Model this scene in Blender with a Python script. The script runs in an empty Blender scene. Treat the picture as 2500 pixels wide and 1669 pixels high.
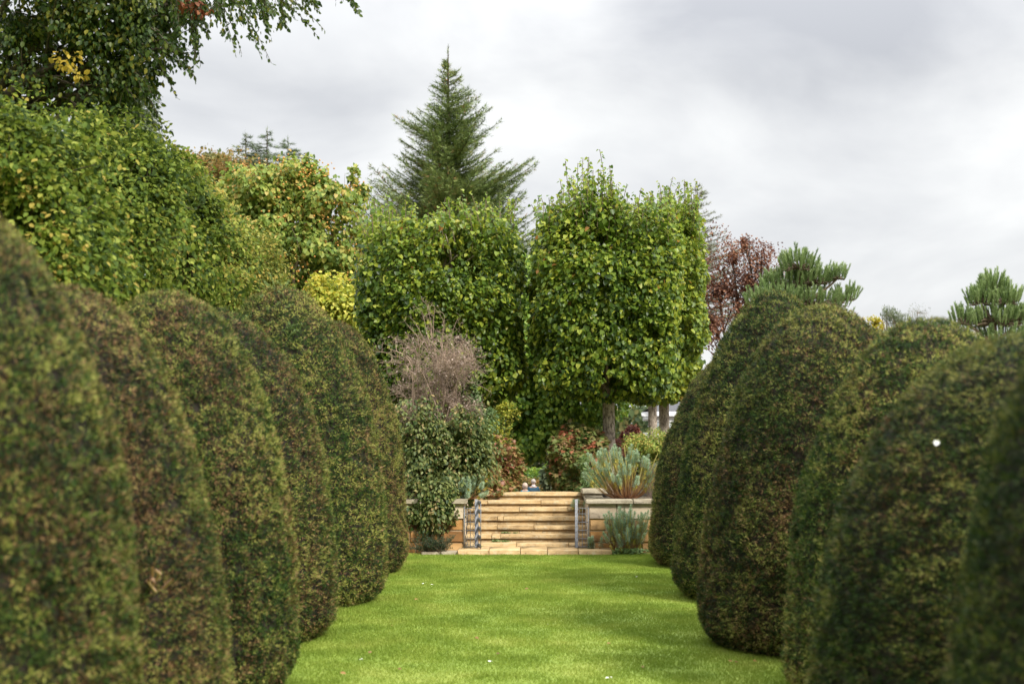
import bpy, math, random
import numpy as np
from mathutils import Vector
R = np.random.default_rng(7)
random.seed(7)
scene = bpy.context.scene
col = scene.collection

# ------------------------------------------------------------------ camera
F, CX, HY, HC = 3676.0, 1285.0, 1030.0, 2.2      # focal length in photo px, vanishing point, eye height
cam_d = bpy.data.cameras.new('camera'); cam = bpy.data.objects.new('camera', cam_d); col.objects.link(cam)
cam.location = (0, 0, HC); cam.rotation_euler = (math.radians(90), 0, 0)
cam_d.sensor_width = 36; cam_d.lens = F / 2500 * 36
cam_d.shift_x = (1250 - CX) / 2500; cam_d.shift_y = (HY - 834.5) / 2500
cam_d.clip_end = 2000; cam_d.clip_start = .1
cam_d.dof.use_dof = True; cam_d.dof.focus_distance = 26.5; cam_d.dof.aperture_fstop = 1.9
scene.camera = cam
scene.view_settings.view_transform = 'Standard'; scene.view_settings.look = 'None'
scene.view_settings.exposure = 0.42; scene.view_settings.gamma = 1.0
def PX(px, py, y): return np.array([(px - CX) * y / F, y, HC - (py - HY) * y / F])

# ------------------------------------------------------------------ world: thin overcast over a Nishita sky
SUN_EL, SUN_AZ = math.radians(43), math.radians(138)      # azimuth clockwise from +Y
w = bpy.data.worlds.new('World'); scene.world = w; w.use_nodes = True
nt = w.node_tree; nt.nodes.clear(); N = nt.nodes.new; L = nt.links.new
def wmath(op, a, b=None, clamp=False):
    n = N('ShaderNodeMath'); n.operation = op; n.use_clamp = clamp
    for i, v in enumerate((a, b)):
        if v is None: continue
        if hasattr(v, 'is_output'): L(v, n.inputs[i])
        else: n.inputs[i].default_value = v
    return n.outputs[0]
out = N('ShaderNodeOutputWorld'); bg = N('ShaderNodeBackground'); L(bg.outputs[0], out.inputs[0])
sky = N('ShaderNodeTexSky'); sky.sky_type = 'NISHITA'; sky.sun_disc = False
sky.sun_elevation = SUN_EL; sky.sun_rotation = SUN_AZ
tc = N('ShaderNodeTexCoord'); sep = N('ShaderNodeSeparateXYZ'); L(tc.outputs['Generated'], sep.inputs[0])
mp = N('ShaderNodeMapping'); mp.inputs['Scale'].default_value = (1, 1, 1.9); mp.inputs['Location'].default_value = (.33, .1, .2)
L(tc.outputs['Generated'], mp.inputs[0])
n1 = N('ShaderNodeTexNoise'); n1.inputs['Scale'].default_value = 5.2; n1.inputs['Detail'].default_value = 7; n1.inputs['Roughness'].default_value = .5
n1.inputs['Distortion'].default_value = .35
L(mp.outputs[0], n1.inputs[0])
# cloud banks: soft lobes around directions in the sky, positive = bright cloud, negative = grey base
def lobe(px, py, wd, ht, amp):
    d = PX(px, py, 100) - np.array([0, 0, HC]); d /= np.linalg.norm(d)
    ax = wmath('DIVIDE', wmath('SUBTRACT', sepw.outputs[0], float(d[0])), wd)
    az = wmath('DIVIDE', wmath('SUBTRACT', sepw.outputs[2], float(d[2])), ht)
    r2 = wmath('ADD', wmath('MULTIPLY', ax, ax), wmath('MULTIPLY', az, az))
    return wmath('MULTIPLY', wmath('DIVIDE', 1.0, wmath('ADD', 1.0, wmath('MULTIPLY', r2, r2))), amp)
n2 = N('ShaderNodeTexNoise'); n2.inputs['Scale'].default_value = 6; n2.inputs['Detail'].default_value = 6
L(tc.outputs['Generated'], n2.inputs[0])
vm = N('ShaderNodeVectorMath'); vm.operation = 'SUBTRACT'; L(n2.outputs['Color'], vm.inputs[0]); vm.inputs[1].default_value = (.5, .5, .5)
vs = N('ShaderNodeVectorMath'); vs.operation = 'SCALE'; L(vm.outputs[0], vs.inputs[0]); vs.inputs['Scale'].default_value = .14
va = N('ShaderNodeVectorMath'); va.operation = 'ADD'; L(vs.outputs[0], va.inputs[0]); L(tc.outputs['Generated'], va.inputs[1])
sepw = N('ShaderNodeSeparateXYZ'); L(va.outputs[0], sepw.inputs[0])
acc = wmath('MULTIPLY', wmath('SUBTRACT', n1.outputs[0], .5), 2.3)
for a in ((1180, 150, .09, .10, .34), (700, 200, .10, .07, -.30), (2100, 90, .16, .055, -.34), (1500, 30, .05, .03, -.2), (2080, 470, .13, .045, .22),
          (450, 340, .08, .03, .22), (1500, 330, .12, .04, .12), (2350, 620, .08, .03, .05)):
    acc = wmath('ADD', acc, lobe(*a))
cf = wmath('ADD', acc, .60, True)
ramp = N('ShaderNodeValToRGB'); L(cf, ramp.inputs[0])
e = ramp.color_ramp.elements
e[0].position = 0; e[0].color = (.45, .462, .492, 1); e[1].position = 1; e[1].color = (.79, .795, .79, 1)
m = e.new(.5); m.color = (.62, .628, .642, 1)
# an overcast sky is brighter overhead than at the horizon
zen = wmath('ADD', 1.0, wmath('MULTIPLY', wmath('MAXIMUM', wmath('SUBTRACT', sep.outputs[2], .22), 0.0), 3.1))
# added: unseen low sky behind the camera dimmed, so camera-facing sides get less light
back_dim = wmath('MULTIPLY', wmath('MULTIPLY', sep.outputs[1], -2.2, True), wmath('SUBTRACT', 1.0, wmath('MULTIPLY', wmath('SUBTRACT', sep.outputs[2], .15), 1.6, True)))
zen = wmath('MULTIPLY', zen, wmath('SUBTRACT', 1.0, wmath('MULTIPLY', back_dim, .62)))
cs = N('ShaderNodeVectorMath'); cs.operation = 'SCALE'; L(ramp.outputs[0], cs.inputs[0]); L(zen, cs.inputs['Scale'])
ss = N('ShaderNodeVectorMath'); ss.operation = 'SCALE'; L(sky.outputs[0], ss.inputs[0]); ss.inputs['Scale'].default_value = .10
mx = N('ShaderNodeMix'); mx.data_type = 'RGBA'; mx.inputs[0].default_value = .94
L(ss.outputs[0], mx.inputs[6]); L(cs.outputs[0], mx.inputs[7]); L(mx.outputs[2], bg.inputs[0]); bg.inputs[1].default_value = 1.0

sd = bpy.data.lights.new('sun', 'SUN'); sd.energy = 3.2; sd.angle = math.radians(12); sd.color = (1, .95, .86)
sun = bpy.data.objects.new('sun', sd); col.objects.link(sun)
dsun = Vector((math.sin(SUN_AZ) * math.cos(SUN_EL), math.cos(SUN_AZ) * math.cos(SUN_EL), math.sin(SUN_EL)))
sun.rotation_euler = dsun.to_track_quat('Z', 'Y').to_euler()

# ------------------------------------------------------------------ materials
def newmat(name):
    m = bpy.data.materials.new(name); m.use_nodes = True; nt = m.node_tree; nt.nodes.clear()
    o = nt.nodes.new('ShaderNodeOutputMaterial'); p = nt.nodes.new('ShaderNodeBsdfPrincipled')
    nt.links.new(p.outputs[0], o.inputs[0]); return m, nt, p, o
def rampnode(nt, stops):
    r = nt.nodes.new('ShaderNodeValToRGB'); el = r.color_ramp.elements
    while len(el) < len(stops): el.new(.5)
    for k, (pos, c) in enumerate(stops): el[k].position = pos; el[k].color = (*c, 1)
    return r
def M_(nt, op, a, b, clamp=False):
    n = nt.nodes.new('ShaderNodeMath'); n.operation = op; n.use_clamp = clamp
    for i, v in enumerate((a, b)):
        if hasattr(v, 'is_output'): nt.links.new(v, n.inputs[i])
        else: n.inputs[i].default_value = v
    return n.outputs[0]
def noise(nt, scale, detail=3, vec=None, rough=.5):
    n = nt.nodes.new('ShaderNodeTexNoise'); n.inputs['Scale'].default_value = scale; n.inputs['Detail'].default_value = detail
    n.inputs['Roughness'].default_value = rough
    if vec is not None: nt.links.new(vec, n.inputs[0])
    return n.outputs[0]
def wpos(nt): return nt.nodes.new('ShaderNodeNewGeometry').outputs['Position']
def leafmat(name, stops, transl=.35, rough=.5, patch=.35, pscale=1.2, spec=.35):
    """leaf colour: every leaf its own place on the ramp, drifting in patches over the plant"""
    m, nt, p, o = newmat(name)
    at = nt.nodes.new('ShaderNodeAttribute'); at.attribute_name = 'tint'
    nz = noise(nt, pscale, 2, wpos(nt))
    t = M_(nt, 'ADD', M_(nt, 'MULTIPLY', at.outputs['Fac'], 1.0), M_(nt, 'MULTIPLY', M_(nt, 'SUBTRACT', nz, .5), patch * 2.2), True)
    r = rampnode(nt, stops); nt.links.new(t, r.inputs[0]); nt.links.new(r.outputs[0], p.inputs['Base Color'])
    p.inputs['Roughness'].default_value = rough; p.inputs['Specular IOR Level'].default_value = spec
    tr = nt.nodes.new('ShaderNodeBsdfTranslucent'); hs = nt.nodes.new('ShaderNodeHueSaturation'); hs.inputs['Value'].default_value = 1.3; hs.inputs['Hue'].default_value = .485
    nt.links.new(r.outputs[0], hs.inputs['Color']); nt.links.new(hs.outputs[0], tr.inputs[0])
    mixs = nt.nodes.new('ShaderNodeMixShader'); mixs.inputs[0].default_value = transl
    nt.links.new(p.outputs[0], mixs.inputs[1]); nt.links.new(tr.outputs[0], mixs.inputs[2]); nt.links.new(mixs.outputs[0], o.inputs[0])
    return m
def bumped(nt, p, h, strength=.5, dist=.02):
    b = nt.nodes.new('ShaderNodeBump'); b.inputs['Strength'].default_value = strength; b.inputs['Distance'].default_value = dist
    nt.links.new(h, b.inputs['Height']); nt.links.new(b.outputs[0], p.inputs['Normal'])
def plain(name, c, rough=.6, metal=0, var=.15, scale=20):
    m, nt, p, o = newmat(name)
    r = rampnode(nt, [(.3, tuple(x * (1 - var) for x in c)), (.7, tuple(min(1, x * (1 + var)) for x in c))])
    nt.links.new(noise(nt, scale, 4, wpos(nt)), r.inputs[0]); nt.links.new(r.outputs[0], p.inputs['Base Color'])
    p.inputs['Roughness'].default_value = rough; p.inputs['Metallic'].default_value = metal
    return m
def bark(name, a, b, scale=12):
    m, nt, p, o = newmat(name)
    mpn = nt.nodes.new('ShaderNodeMapping'); mpn.inputs['Scale'].default_value = (1, 1, .45); nt.links.new(wpos(nt), mpn.inputs[0])
    n_ = noise(nt, scale, 6, mpn.outputs[0], .7); r = rampnode(nt, [(.38, a), (.62, b)])
    nt.links.new(n_, r.inputs[0]); nt.links.new(r.outputs[0], p.inputs['Base Color']); p.inputs['Roughness'].default_value = .9
    bumped(nt, p, n_, .8, .02); return m
def stone(name, stops, pit=.5, tintmul=.4, lichen=0.):
    """stone / aged wood-coloured limestone: block tone per face, cloudy stains, dark pits, pale lichen"""
    m, nt, p, o = newmat(name)
    at = nt.nodes.new('ShaderNodeAttribute'); at.attribute_name = 'tint'; P = wpos(nt)
    mpn = nt.nodes.new('ShaderNodeMapping'); mpn.inputs['Scale'].default_value = (.9, 1, 1.6); nt.links.new(P, mpn.inputs[0])
    t = M_(nt, 'ADD', M_(nt, 'MULTIPLY', M_(nt, 'SUBTRACT', at.outputs['Fac'], .5), tintmul), noise(nt, 5, 6, mpn.outputs[0], .6), True)
    r = rampnode(nt, stops); nt.links.new(t, r.inputs[0])
    pits = rampnode(nt, [(.60, (0, 0, 0)), (.70, (1, 1, 1))]); nt.links.new(noise(nt, 38, 4, P, .65), pits.inputs[0])
    mixp = nt.nodes.new('ShaderNodeMix'); mixp.data_type = 'RGBA'
    nt.links.new(M_(nt, 'MULTIPLY', pits.outputs[0], pit), mixp.inputs[0]); nt.links.new(r.outputs[0], mixp.inputs[6]); mixp.inputs[7].default_value = (.07, .045, .025, 1)
    last = mixp.outputs[2]
    if lichen:
        lr = rampnode(nt, [(.52, (0, 0, 0)), (.62, (1, 1, 1))]); nt.links.new(noise(nt, 11, 5, P, .7), lr.inputs[0])
        ml = nt.nodes.new('ShaderNodeMix'); ml.data_type = 'RGBA'; nt.links.new(M_(nt, 'MULTIPLY', lr.outputs[0], lichen), ml.inputs[0])
        nt.links.new(last, ml.inputs[6]); ml.inputs[7].default_value = (.52, .47, .33, 1); last = ml.outputs[2]
    nt.links.new(last, p.inputs['Base Color']); p.inputs['Roughness'].default_value = .9
    bumped(nt, p, noise(nt, 30, 5, P, .7), .6, .012); return m

MT = {}
MT['step'] = stone('honey_step_stone', [(.25, (.27, .175, .08)), (.5, (.46, .315, .15)), (.75, (.60, .45, .24))], .85, .16, .4)
MT['ashlar'] = stone('pale_ashlar', [(.25, (.46, .36, .24)), (.75, (.62, .52, .38))], .12, .3)
MT['rubble'] = stone('orange_ironstone', [(.25, (.20, .095, .028)), (.5, (.38, .19, .055)), (.75, (.48, .29, .12))], .35, .6)
MT['mortar'] = stone('mortar', [(.3, (.34, .25, .15)), (.7, (.48, .38, .25))], .3, .1)
MT['coping'] = stone('lichened_coping', [(.25, (.17, .135, .085)), (.5, (.28, .235, .16)), (.75, (.40, .35, .25))], .5, .3, .4)
MT['metal'] = plain('galvanised_steel', (.22, .225, .24), .6, .15, .3, 30)
MT['bark_lime'] = bark('lime_bark', (.14, .105, .08), (.62, .52, .42), 22)
MT['bark_dark'] = bark('dark_bark', (.035, .028, .02), (.12, .09, .06), 14)
MT['bark_tan'] = bark('tan_bark', (.12, .085, .05), (.26, .20, .13), 14)
MT['twig_dead'] = plain('dead_twigs', (.33, .24, .18), .9, 0, .5, 9)
MT['white'] = plain('white_paint', (.78, .78, .77), .5, 0, .04, 3)
MT['glass'] = plain('hazy_glass', (.42, .47, .48), .15, 0, .08, 2)
MT['slate'] = plain('slate', (.10, .10, .11), .6)

def yewmat():
    m, nt, p, o = newmat('yew_sprays')
    at = nt.nodes.new('ShaderNodeAttribute'); at.attribute_name = 'tint'
    oi = nt.nodes.new('ShaderNodeObjectInfo'); tcn = nt.nodes.new('ShaderNodeTexCoord')
    off = nt.nodes.new('ShaderNodeVectorMath'); off.operation = 'SCALE'; off.inputs[0].default_value = (37, 23, 51); nt.links.new(oi.outputs['Random'], off.inputs['Scale'])
    ad = nt.nodes.new('ShaderNodeVectorMath'); ad.operation = 'ADD'; nt.links.new(tcn.outputs['Object'], ad.inputs[0]); nt.links.new(off.outputs[0], ad.inputs[1])
    st = nt.nodes.new('ShaderNodeMapping'); st.inputs['Scale'].default_value = (1, 1, .65); nt.links.new(ad.outputs[0], st.inputs[0])
    big = noise(nt, 1.3, 5, st.outputs[0], .62); fine = noise(nt, 7, 4, ad.outputs[0], .6); hue = noise(nt, .9, 2, st.outputs[0])
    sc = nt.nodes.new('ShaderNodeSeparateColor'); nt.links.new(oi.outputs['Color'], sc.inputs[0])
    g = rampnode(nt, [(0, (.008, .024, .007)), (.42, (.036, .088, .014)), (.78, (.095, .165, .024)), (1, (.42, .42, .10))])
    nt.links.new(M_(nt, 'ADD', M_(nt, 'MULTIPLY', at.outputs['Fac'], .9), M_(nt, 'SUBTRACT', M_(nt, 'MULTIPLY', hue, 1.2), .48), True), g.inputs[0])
    b = rampnode(nt, [(0, (.032, .016, .008)), (.5, (.165, .080, .034)), (1, (.52, .31, .15))])
    nt.links.new(at.outputs['Fac'], b.inputs[0])
    # brownness: patches where the clipping has gone back to old wood; object colour red = how much of it
    s = M_(nt, 'ADD', M_(nt, 'MULTIPLY', big, .85), M_(nt, 'MULTIPLY', fine, .80))
    s = M_(nt, 'ADD', s, M_(nt, 'MULTIPLY', M_(nt, 'SUBTRACT', M_(nt, 'FRACT', M_(nt, 'MULTIPLY', at.outputs['Fac'], 7.3), 0.0), .5), .55))
    s = M_(nt, 'ADD', s, M_(nt, 'SUBTRACT', sc.outputs['Red'], 1.34))
    fb = M_(nt, 'MULTIPLY', s, 3.2, True)
    mx = nt.nodes.new('ShaderNodeMix'); mx.data_type = 'RGBA'; nt.links.new(fb, mx.inputs[0]); nt.links.new(g.outputs[0], mx.inputs[6]); nt.links.new(b.outputs[0], mx.inputs[7])
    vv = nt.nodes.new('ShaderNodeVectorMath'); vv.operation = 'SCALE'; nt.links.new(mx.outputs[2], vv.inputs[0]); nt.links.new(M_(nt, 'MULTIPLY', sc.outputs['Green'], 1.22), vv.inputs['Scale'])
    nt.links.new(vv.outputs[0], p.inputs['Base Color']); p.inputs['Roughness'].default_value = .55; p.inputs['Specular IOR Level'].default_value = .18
    tr = nt.nodes.new('ShaderNodeBsdfTranslucent'); nt.links.new(mx.outputs[2], tr.inputs[0])
    ms = nt.nodes.new('ShaderNodeMixShader'); ms.inputs[0].default_value = .15; nt.links.new(p.outputs[0], ms.inputs[1]); nt.links.new(tr.outputs[0], ms.inputs[2])
    nt.links.new(ms.outputs[0], o.inputs[0]); return m
MT['yew'] = yewmat()
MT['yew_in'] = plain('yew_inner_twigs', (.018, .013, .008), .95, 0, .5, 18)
G = lambda *a: a
MT['lime'] = leafmat('lime_leaves', [(0, (.028, .062, .012)), (.3, (.10, .170, .022)), (.58, (.245, .33, .038)), (.86, (.43, .46, .06)), (.975, (.44, .38, .07)), (1, (.46, .22, .06))], .38, .38, .25, .8)
MT['lime_top'] = leafmat('lime_shoot_leaves', [(0, (.07, .14, .02)), (.5, (.19, .29, .04)), (1, (.38, .43, .07))], .4, .42, .2)
MT['lime_gold'] = leafmat('turning_lime_leaves', [(0, (.06, .11, .018)), (.4, (.18, .26, .035)), (.75, (.36, .42, .05)), (.95, (.48, .47, .06)), (1, (.48, .29, .05))], .4, .42, .3, .7)
MT['lime_far'] = leafmat('deep_green_leaves', [(0, (.045, .11, .017)), (.5, (.17, .30, .04)), (1, (.36, .46, .065))], .35, .4, .2)
MT['hornbeam'] = leafmat('hornbeam_leaves', [(0, (.030, .058, .014)), (.35, (.10, .16, .022)), (.7, (.185, .25, .034)), (.93, (.38, .42, .08)), (1, (.46, .36, .08))], .4, .6, .4, .9, .2)
MT['olive'] = leafmat('olive_yellow_leaves', [(0, (.06, .09, .018)), (.4, (.16, .20, .035)), (.8, (.34, .35, .07)), (1, (.50, .38, .09))], .4, .6, .4, .9, .2)
MT['beech'] = leafmat('beech_leaves', [(0, (.020, .042, .010)), (.5, (.055, .100, .018)), (.85, (.13, .165, .026)), (1, (.27, .25, .04))], .35, .4, .35, .7)
MT['beech_rust'] = leafmat('rusty_leaves', [(0, (.16, .05, .02)), (1, (.34, .12, .05))], .3)
MT['beech_yellow'] = leafmat('yellow_leaves', [(0, (.28, .23, .03)), (1, (.55, .40, .05))], .4)
MT['fruit_tree'] = leafmat('yellow_green_leaves', [(0, (.10, .17, .035)), (.45, (.25, .35, .07)), (.8, (.42, .46, .10)), (1, (.58, .44, .13))], .4, .5, .35, .6)
MT['yellow_shrub'] = leafmat('golden_leaves', [(0, (.24, .27, .03)), (.5, (.46, .43, .05)), (1, (.70, .54, .07))], .4)
MT['yellowgreen'] = leafmat('yellowgreen_leaves', [(0, (.15, .22, .035)), (.5, (.46, .50, .07)), (1, (.70, .62, .12))], .4)
MT['fruit'] = plain('orange_fruit', (.62, .30, .07), .5)
MT['autumn'] = leafmat('autumn_leaves', [(0, (.08, .11, .03)), (.5, (.24, .22, .06)), (1, (.44, .24, .08))], .35, .6, .5, .3)
MT['mixed_green'] = leafmat('soft_green_leaves', [(0, (.05, .09, .03)), (.5, (.13, .19, .05)), (1, (.25, .27, .09))], .35, .6, .3, .3)
MT['grey_green'] = leafmat('grey_green_leaves', [(0, (.09, .13, .07)), (1, (.24, .28, .15))], .35)
MT['fir'] = leafmat('fir_needles', [(0, (.075, .12, .035)), (.5, (.18, .25, .075)), (.93, (.32, .38, .12)), (1, (.38, .22, .09))], .15, .5, .3, .5)
MT['cedar'] = leafmat('cedar_needles', [(0, (.08, .12, .06)), (1, (.22, .28, .15))], .15, .6, .2, .3)
MT['larch'] = leafmat('larch_needles', [(0, (.11, .14, .07)), (1, (.26, .28, .15))], .2)
MT['pine'] = leafmat('pine_needles', [(0, (.09, .155, .05)), (.5, (.22, .32, .11)), (1, (.42, .52, .24))], .15, .5, .3)
MT['copper'] = leafmat('copper_leaves', [(0, (.07, .028, .02)), (.5, (.18, .075, .042)), (1, (.36, .17, .08))], .3)
MT['climber'] = leafmat('olive_leaves', [(0, (.035, .070, .016)), (.45, (.115, .155, .038)), (.85, (.24, .26, .08)), (1, (.36, .26, .11))], .25, .5, .35, 1.8)
MT['bluegreen'] = leafmat('blue_green_leaves', [(0, (.10, .19, .07)), (1, (.28, .38, .17))], .3)
MT['bronze'] = leafmat('bronze_leaves', [(0, (.07, .12, .025)), (.45, (.20, .24, .06)), (.8, (.34, .22, .10)), (1, (.45, .15, .08))], .3, .5, .6, 1.7)
MT['red'] = leafmat('red_leaves', [(0, (.16, .055, .04)), (.5, (.34, .13, .09)), (1, (.50, .27, .15))], .35)
MT['maroon'] = leafmat('maroon_leaves', [(0, (.12, .17, .04)), (.45, (.26, .24, .07)), (.75, (.42, .24, .10)), (1, (.34, .15, .10))], .3, .5, .4, 2)
MT['euph'] = leafmat('spurge_leaves', [(0, (.14, .23, .13)), (.5, (.29, .40, .25)), (1, (.48, .57, .37))], .2, .6, .2)
MT['euph_stem'] = leafmat('spurge_stems', [(0, (.24, .09, .05)), (.5, (.38, .22, .09)), (1, (.56, .48, .15))], .1, .6, .1)
MT['euph_yel'] = leafmat('spurge_old_leaves', [(0, (.40, .42, .07)), (1, (.66, .55, .11))], .3)
MT['rosemary'] = leafmat('dark_needle_leaves', [(0, (.02, .045, .022)), (.6, (.06, .10, .05)), (1, (.20, .13, .08))], .15)
MT['weed'] = leafmat('weed_leaves', [(0, (.10, .19, .05)), (1, (.30, .40, .16))], .3)
MT['lavender'] = leafmat('spent_flowers', [(0, (.28, .20, .16)), (1, (.55, .44, .38))], .3)
MT['wood_far'] = leafmat('far_wood_leaves', [(0, (.03, .055, .02)), (.6, (.09, .13, .04)), (1, (.22, .20, .07))], .3, .7, .5, .15)
MT['leaf_litter'] = leafmat('fallen_leaf', [(0, (.16, .08, .03)), (1, (.42, .24, .08))], .2)
MT['petal'] = plain('white_feather', (.82, .82, .80), .6, 0, .03)

# ------------------------------------------------------------------ numpy mesh kit
TAB = R.random((32, 32, 32))
def vnoise(P):
    P = np.asarray(P, float); i = np.floor(P).astype(int); f = P - i; f = f * f * (3 - 2 * f); o = 0
    for dx in (0, 1):
        for dy in (0, 1):
            for dz in (0, 1):
                wgt = (f[:, 0] if dx else 1 - f[:, 0]) * (f[:, 1] if dy else 1 - f[:, 1]) * (f[:, 2] if dz else 1 - f[:, 2])
                o = o + wgt * TAB[(i[:, 0] + dx) % 32, (i[:, 1] + dy) % 32, (i[:, 2] + dz) % 32]
    return o * 2 - 1
def fbm(P, o=3): return sum(vnoise(np.asarray(P) * 2 ** k + 7.3 * k) * .5 ** k for k in range(o))
def norm(v): return v / np.maximum(np.linalg.norm(v, axis=-1, keepdims=True), 1e-9)
def rdir(n): return norm(R.normal(size=(n, 3)))
class Mesh:
    def __init__(s): s.V = []; s.F3 = []; s.F4 = []; s.n = 0
    def add(s, V, faces, mat=0, tint=.5):
        V = np.asarray(V, float); s.V.append(V); faces = np.asarray(faces) + s.n
        t = np.broadcast_to(np.asarray(tint, float), (len(faces),)).copy(); mm = np.full(len(faces), mat)
        (s.F3 if faces.shape[1] == 3 else s.F4).append((faces, mm, t)); s.n += len(V); return s
    def scatter(s, tv, tf, P, Y, Nn, S, mat=0, tint=None):
        """copies of a small template (x width, y length, z normal) at P, pointing along Y, facing Nn, size S"""
        P = np.atleast_2d(P); n = len(P)
        if n == 0: return s
        Y = norm(np.broadcast_to(Y, (n, 3))); X = norm(np.cross(Y, np.broadcast_to(Nn, (n, 3)) + 1e-4)); Z = np.cross(X, Y)
        S = np.broadcast_to(S, (n,)); tv = np.asarray(tv, float); tf = np.asarray(tf)
        V = P[:, None] + S[:, None, None] * (tv[None, :, 0, None] * X[:, None] + tv[None, :, 1, None] * Y[:, None] + tv[None, :, 2, None] * Z[:, None])
        Fs = (tf[None] + (np.arange(n) * len(tv))[:, None, None]).reshape(-1, tf.shape[1])
        if tint is None: tint = R.random(n)
        return s.add(V.reshape(-1, 3), Fs, mat, np.repeat(np.broadcast_to(tint, (n,)), len(tf)))
    def tube(s, pts, rad, sides=6, mat=0, tint=.5):
        pts = np.asarray(pts, float); k = len(pts); rad = np.broadcast_to(rad, (k,))
        T = norm(np.gradient(pts, axis=0)); ref = np.array([0, 0, 1.]) if abs(T[0, 2]) < .9 else np.array([1., 0, 0])
        A = norm(np.cross(T, ref)); B = np.cross(T, A); a = np.arange(sides) * 2 * math.pi / sides
        V = pts[:, None] + rad[:, None, None] * (np.cos(a)[None, :, None] * A[:, None] + np.sin(a)[None, :, None] * B[:, None])
        q = np.array([[i * sides + j, i * sides + (j + 1) % sides, (i + 1) * sides + (j + 1) % sides, (i + 1) * sides + j] for i in range(k - 1) for j in range(sides)])
        return s.add(V.reshape(-1, 3), q, mat, tint)
    def box(s, lo, hi, mat=0, tint=.5, bev=0.):
        lo = np.array(lo, float); hi = np.array(hi, float)
        if bev <= 0:
            V = [(x, y, z) for x in (lo[0], hi[0]) for y in (lo[1], hi[1]) for z in (lo[2], hi[2])]
            return s.add(V, [(0, 1, 3, 2), (4, 6, 7, 5), (0, 4, 5, 1), (2, 3, 7, 6), (0, 2, 6, 4), (1, 5, 7, 3)], mat, tint)
        bm_v = []; c = (lo + hi) / 2; h = (hi - lo) / 2; idx = {}; 
        for sx in (-1, 1):
            for sy in (-1, 1):
                for sz in (-1, 1):
                    for ax in range(3):
                        v = c + np.array([sx, sy, sz]) * (h - bev); v[ax] += (sx, sy, sz)[ax] * bev
                        idx[(sx, sy, sz, ax)] = len(bm_v); bm_v.append(v)
        q = []; t = []
        for ax in range(3):
            o = [k for k in range(3) if k != ax]
            for sg in (-1, 1):
                def K(a, b):
                    l = [0, 0, 0]; l[ax] = sg; l[o[0]] = a; l[o[1]] = b; return idx[(*l, ax)]
                q.append([K(-1, -1), K(1, -1), K(1, 1), K(-1, 1)])
            for a in (-1, 1):
                for b in (-1, 1):
                    def K2(e, A): 
                        l = [0, 0, 0]; l[ax] = e; l[o[0]] = a; l[o[1]] = b; return idx[(*l, A)]
                    q.append([K2(-1, o[0]), K2(1, o[0]), K2(1, o[1]), K2(-1, o[1])])
        for sx in (-1, 1):
            for sy in (-1, 1):
                for sz in (-1, 1): t.append([idx[(sx, sy, sz, a)] for a in range(3)])
        n0 = s.n; s.add(bm_v, q, mat, tint); s.n = n0; V = s.V.pop(); s.add(V, t, mat, tint); return s
    def ball(s, c, r, mat=0, seg=12, ring=8, tint=.5, nz=0.):
        a = np.linspace(0, 2 * math.pi, seg, endpoint=False); b = np.linspace(-math.pi / 2, math.pi / 2, ring + 1)
        d = np.array([[math.cos(y) * math.cos(x), math.cos(y) * math.sin(x), math.sin(y)] for y in b for x in a])
        V = np.array(c) + d * np.array(r) * (1 + nz * vnoise(d * 3 + 5)[:, None])
        q = [[i * seg + j, i * seg + (j + 1) % seg, (i + 1) * seg + (j + 1) % seg, (i + 1) * seg + j] for i in range(ring) for j in range(seg)]
        return s.add(V, q, mat, tint)
    def build(s, name, mats, parent=None, smooth=False):
        me = bpy.data.meshes.new(name); V = np.concatenate(s.V).astype(np.float32)
        loops, tot, mm, tt = [], [], [], []
        for lst, k in ((s.F3, 3), (s.F4, 4)):
            for f, m_, t_ in lst: loops.append(f.reshape(-1)); tot.append(np.full(len(f), k)); mm.append(m_); tt.append(t_)
        loops = np.concatenate(loops).astype(np.int32); tot = np.concatenate(tot).astype(np.int32); st = np.concatenate(([0], np.cumsum(tot)[:-1])).astype(np.int32)
        me.vertices.add(len(V)); me.vertices.foreach_set('co', V.reshape(-1)); me.loops.add(len(loops)); me.loops.foreach_set('vertex_index', loops)
        me.polygons.add(len(tot)); me.polygons.foreach_set('loop_start', st); me.polygons.foreach_set('loop_total', tot)
        me.polygons.foreach_set('material_index', np.concatenate(mm).astype(np.int32))
        if smooth: me.polygons.foreach_set('use_smooth', np.ones(len(tot), bool))
        me.update(calc_edges=True)
        a = me.attributes.new('tint', 'FLOAT', 'FACE'); a.data.foreach_set('value', np.concatenate(tt).astype(np.float32))
        for m_ in (mats if isinstance(mats, (list, tuple)) else [mats]): me.materials.append(m_)
        o = bpy.data.objects.new(name, me); col.objects.link(o)
        if parent: 
            o.parent = parent; me.vertices.foreach_get('co', V.reshape(-1)); V = V - np.array(parent.location, np.float32)
            me.vertices.foreach_set('co', V.astype(np.float32).reshape(-1)); me.update()
        return o
def tag(o, label=None, cat=None, group=None, kind=None):
    for k, v in (('label', label), ('category', cat), ('group', group), ('kind', kind)):
        if v: o[k] = v
    return o
def thing(name, loc, label, cat, group=None):
    o = bpy.data.objects.new(name, None); col.objects.link(o); o.location = tuple(float(x) for x in loc); o.empty_display_size = .2
    return tag(o, label, cat, group)

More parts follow.
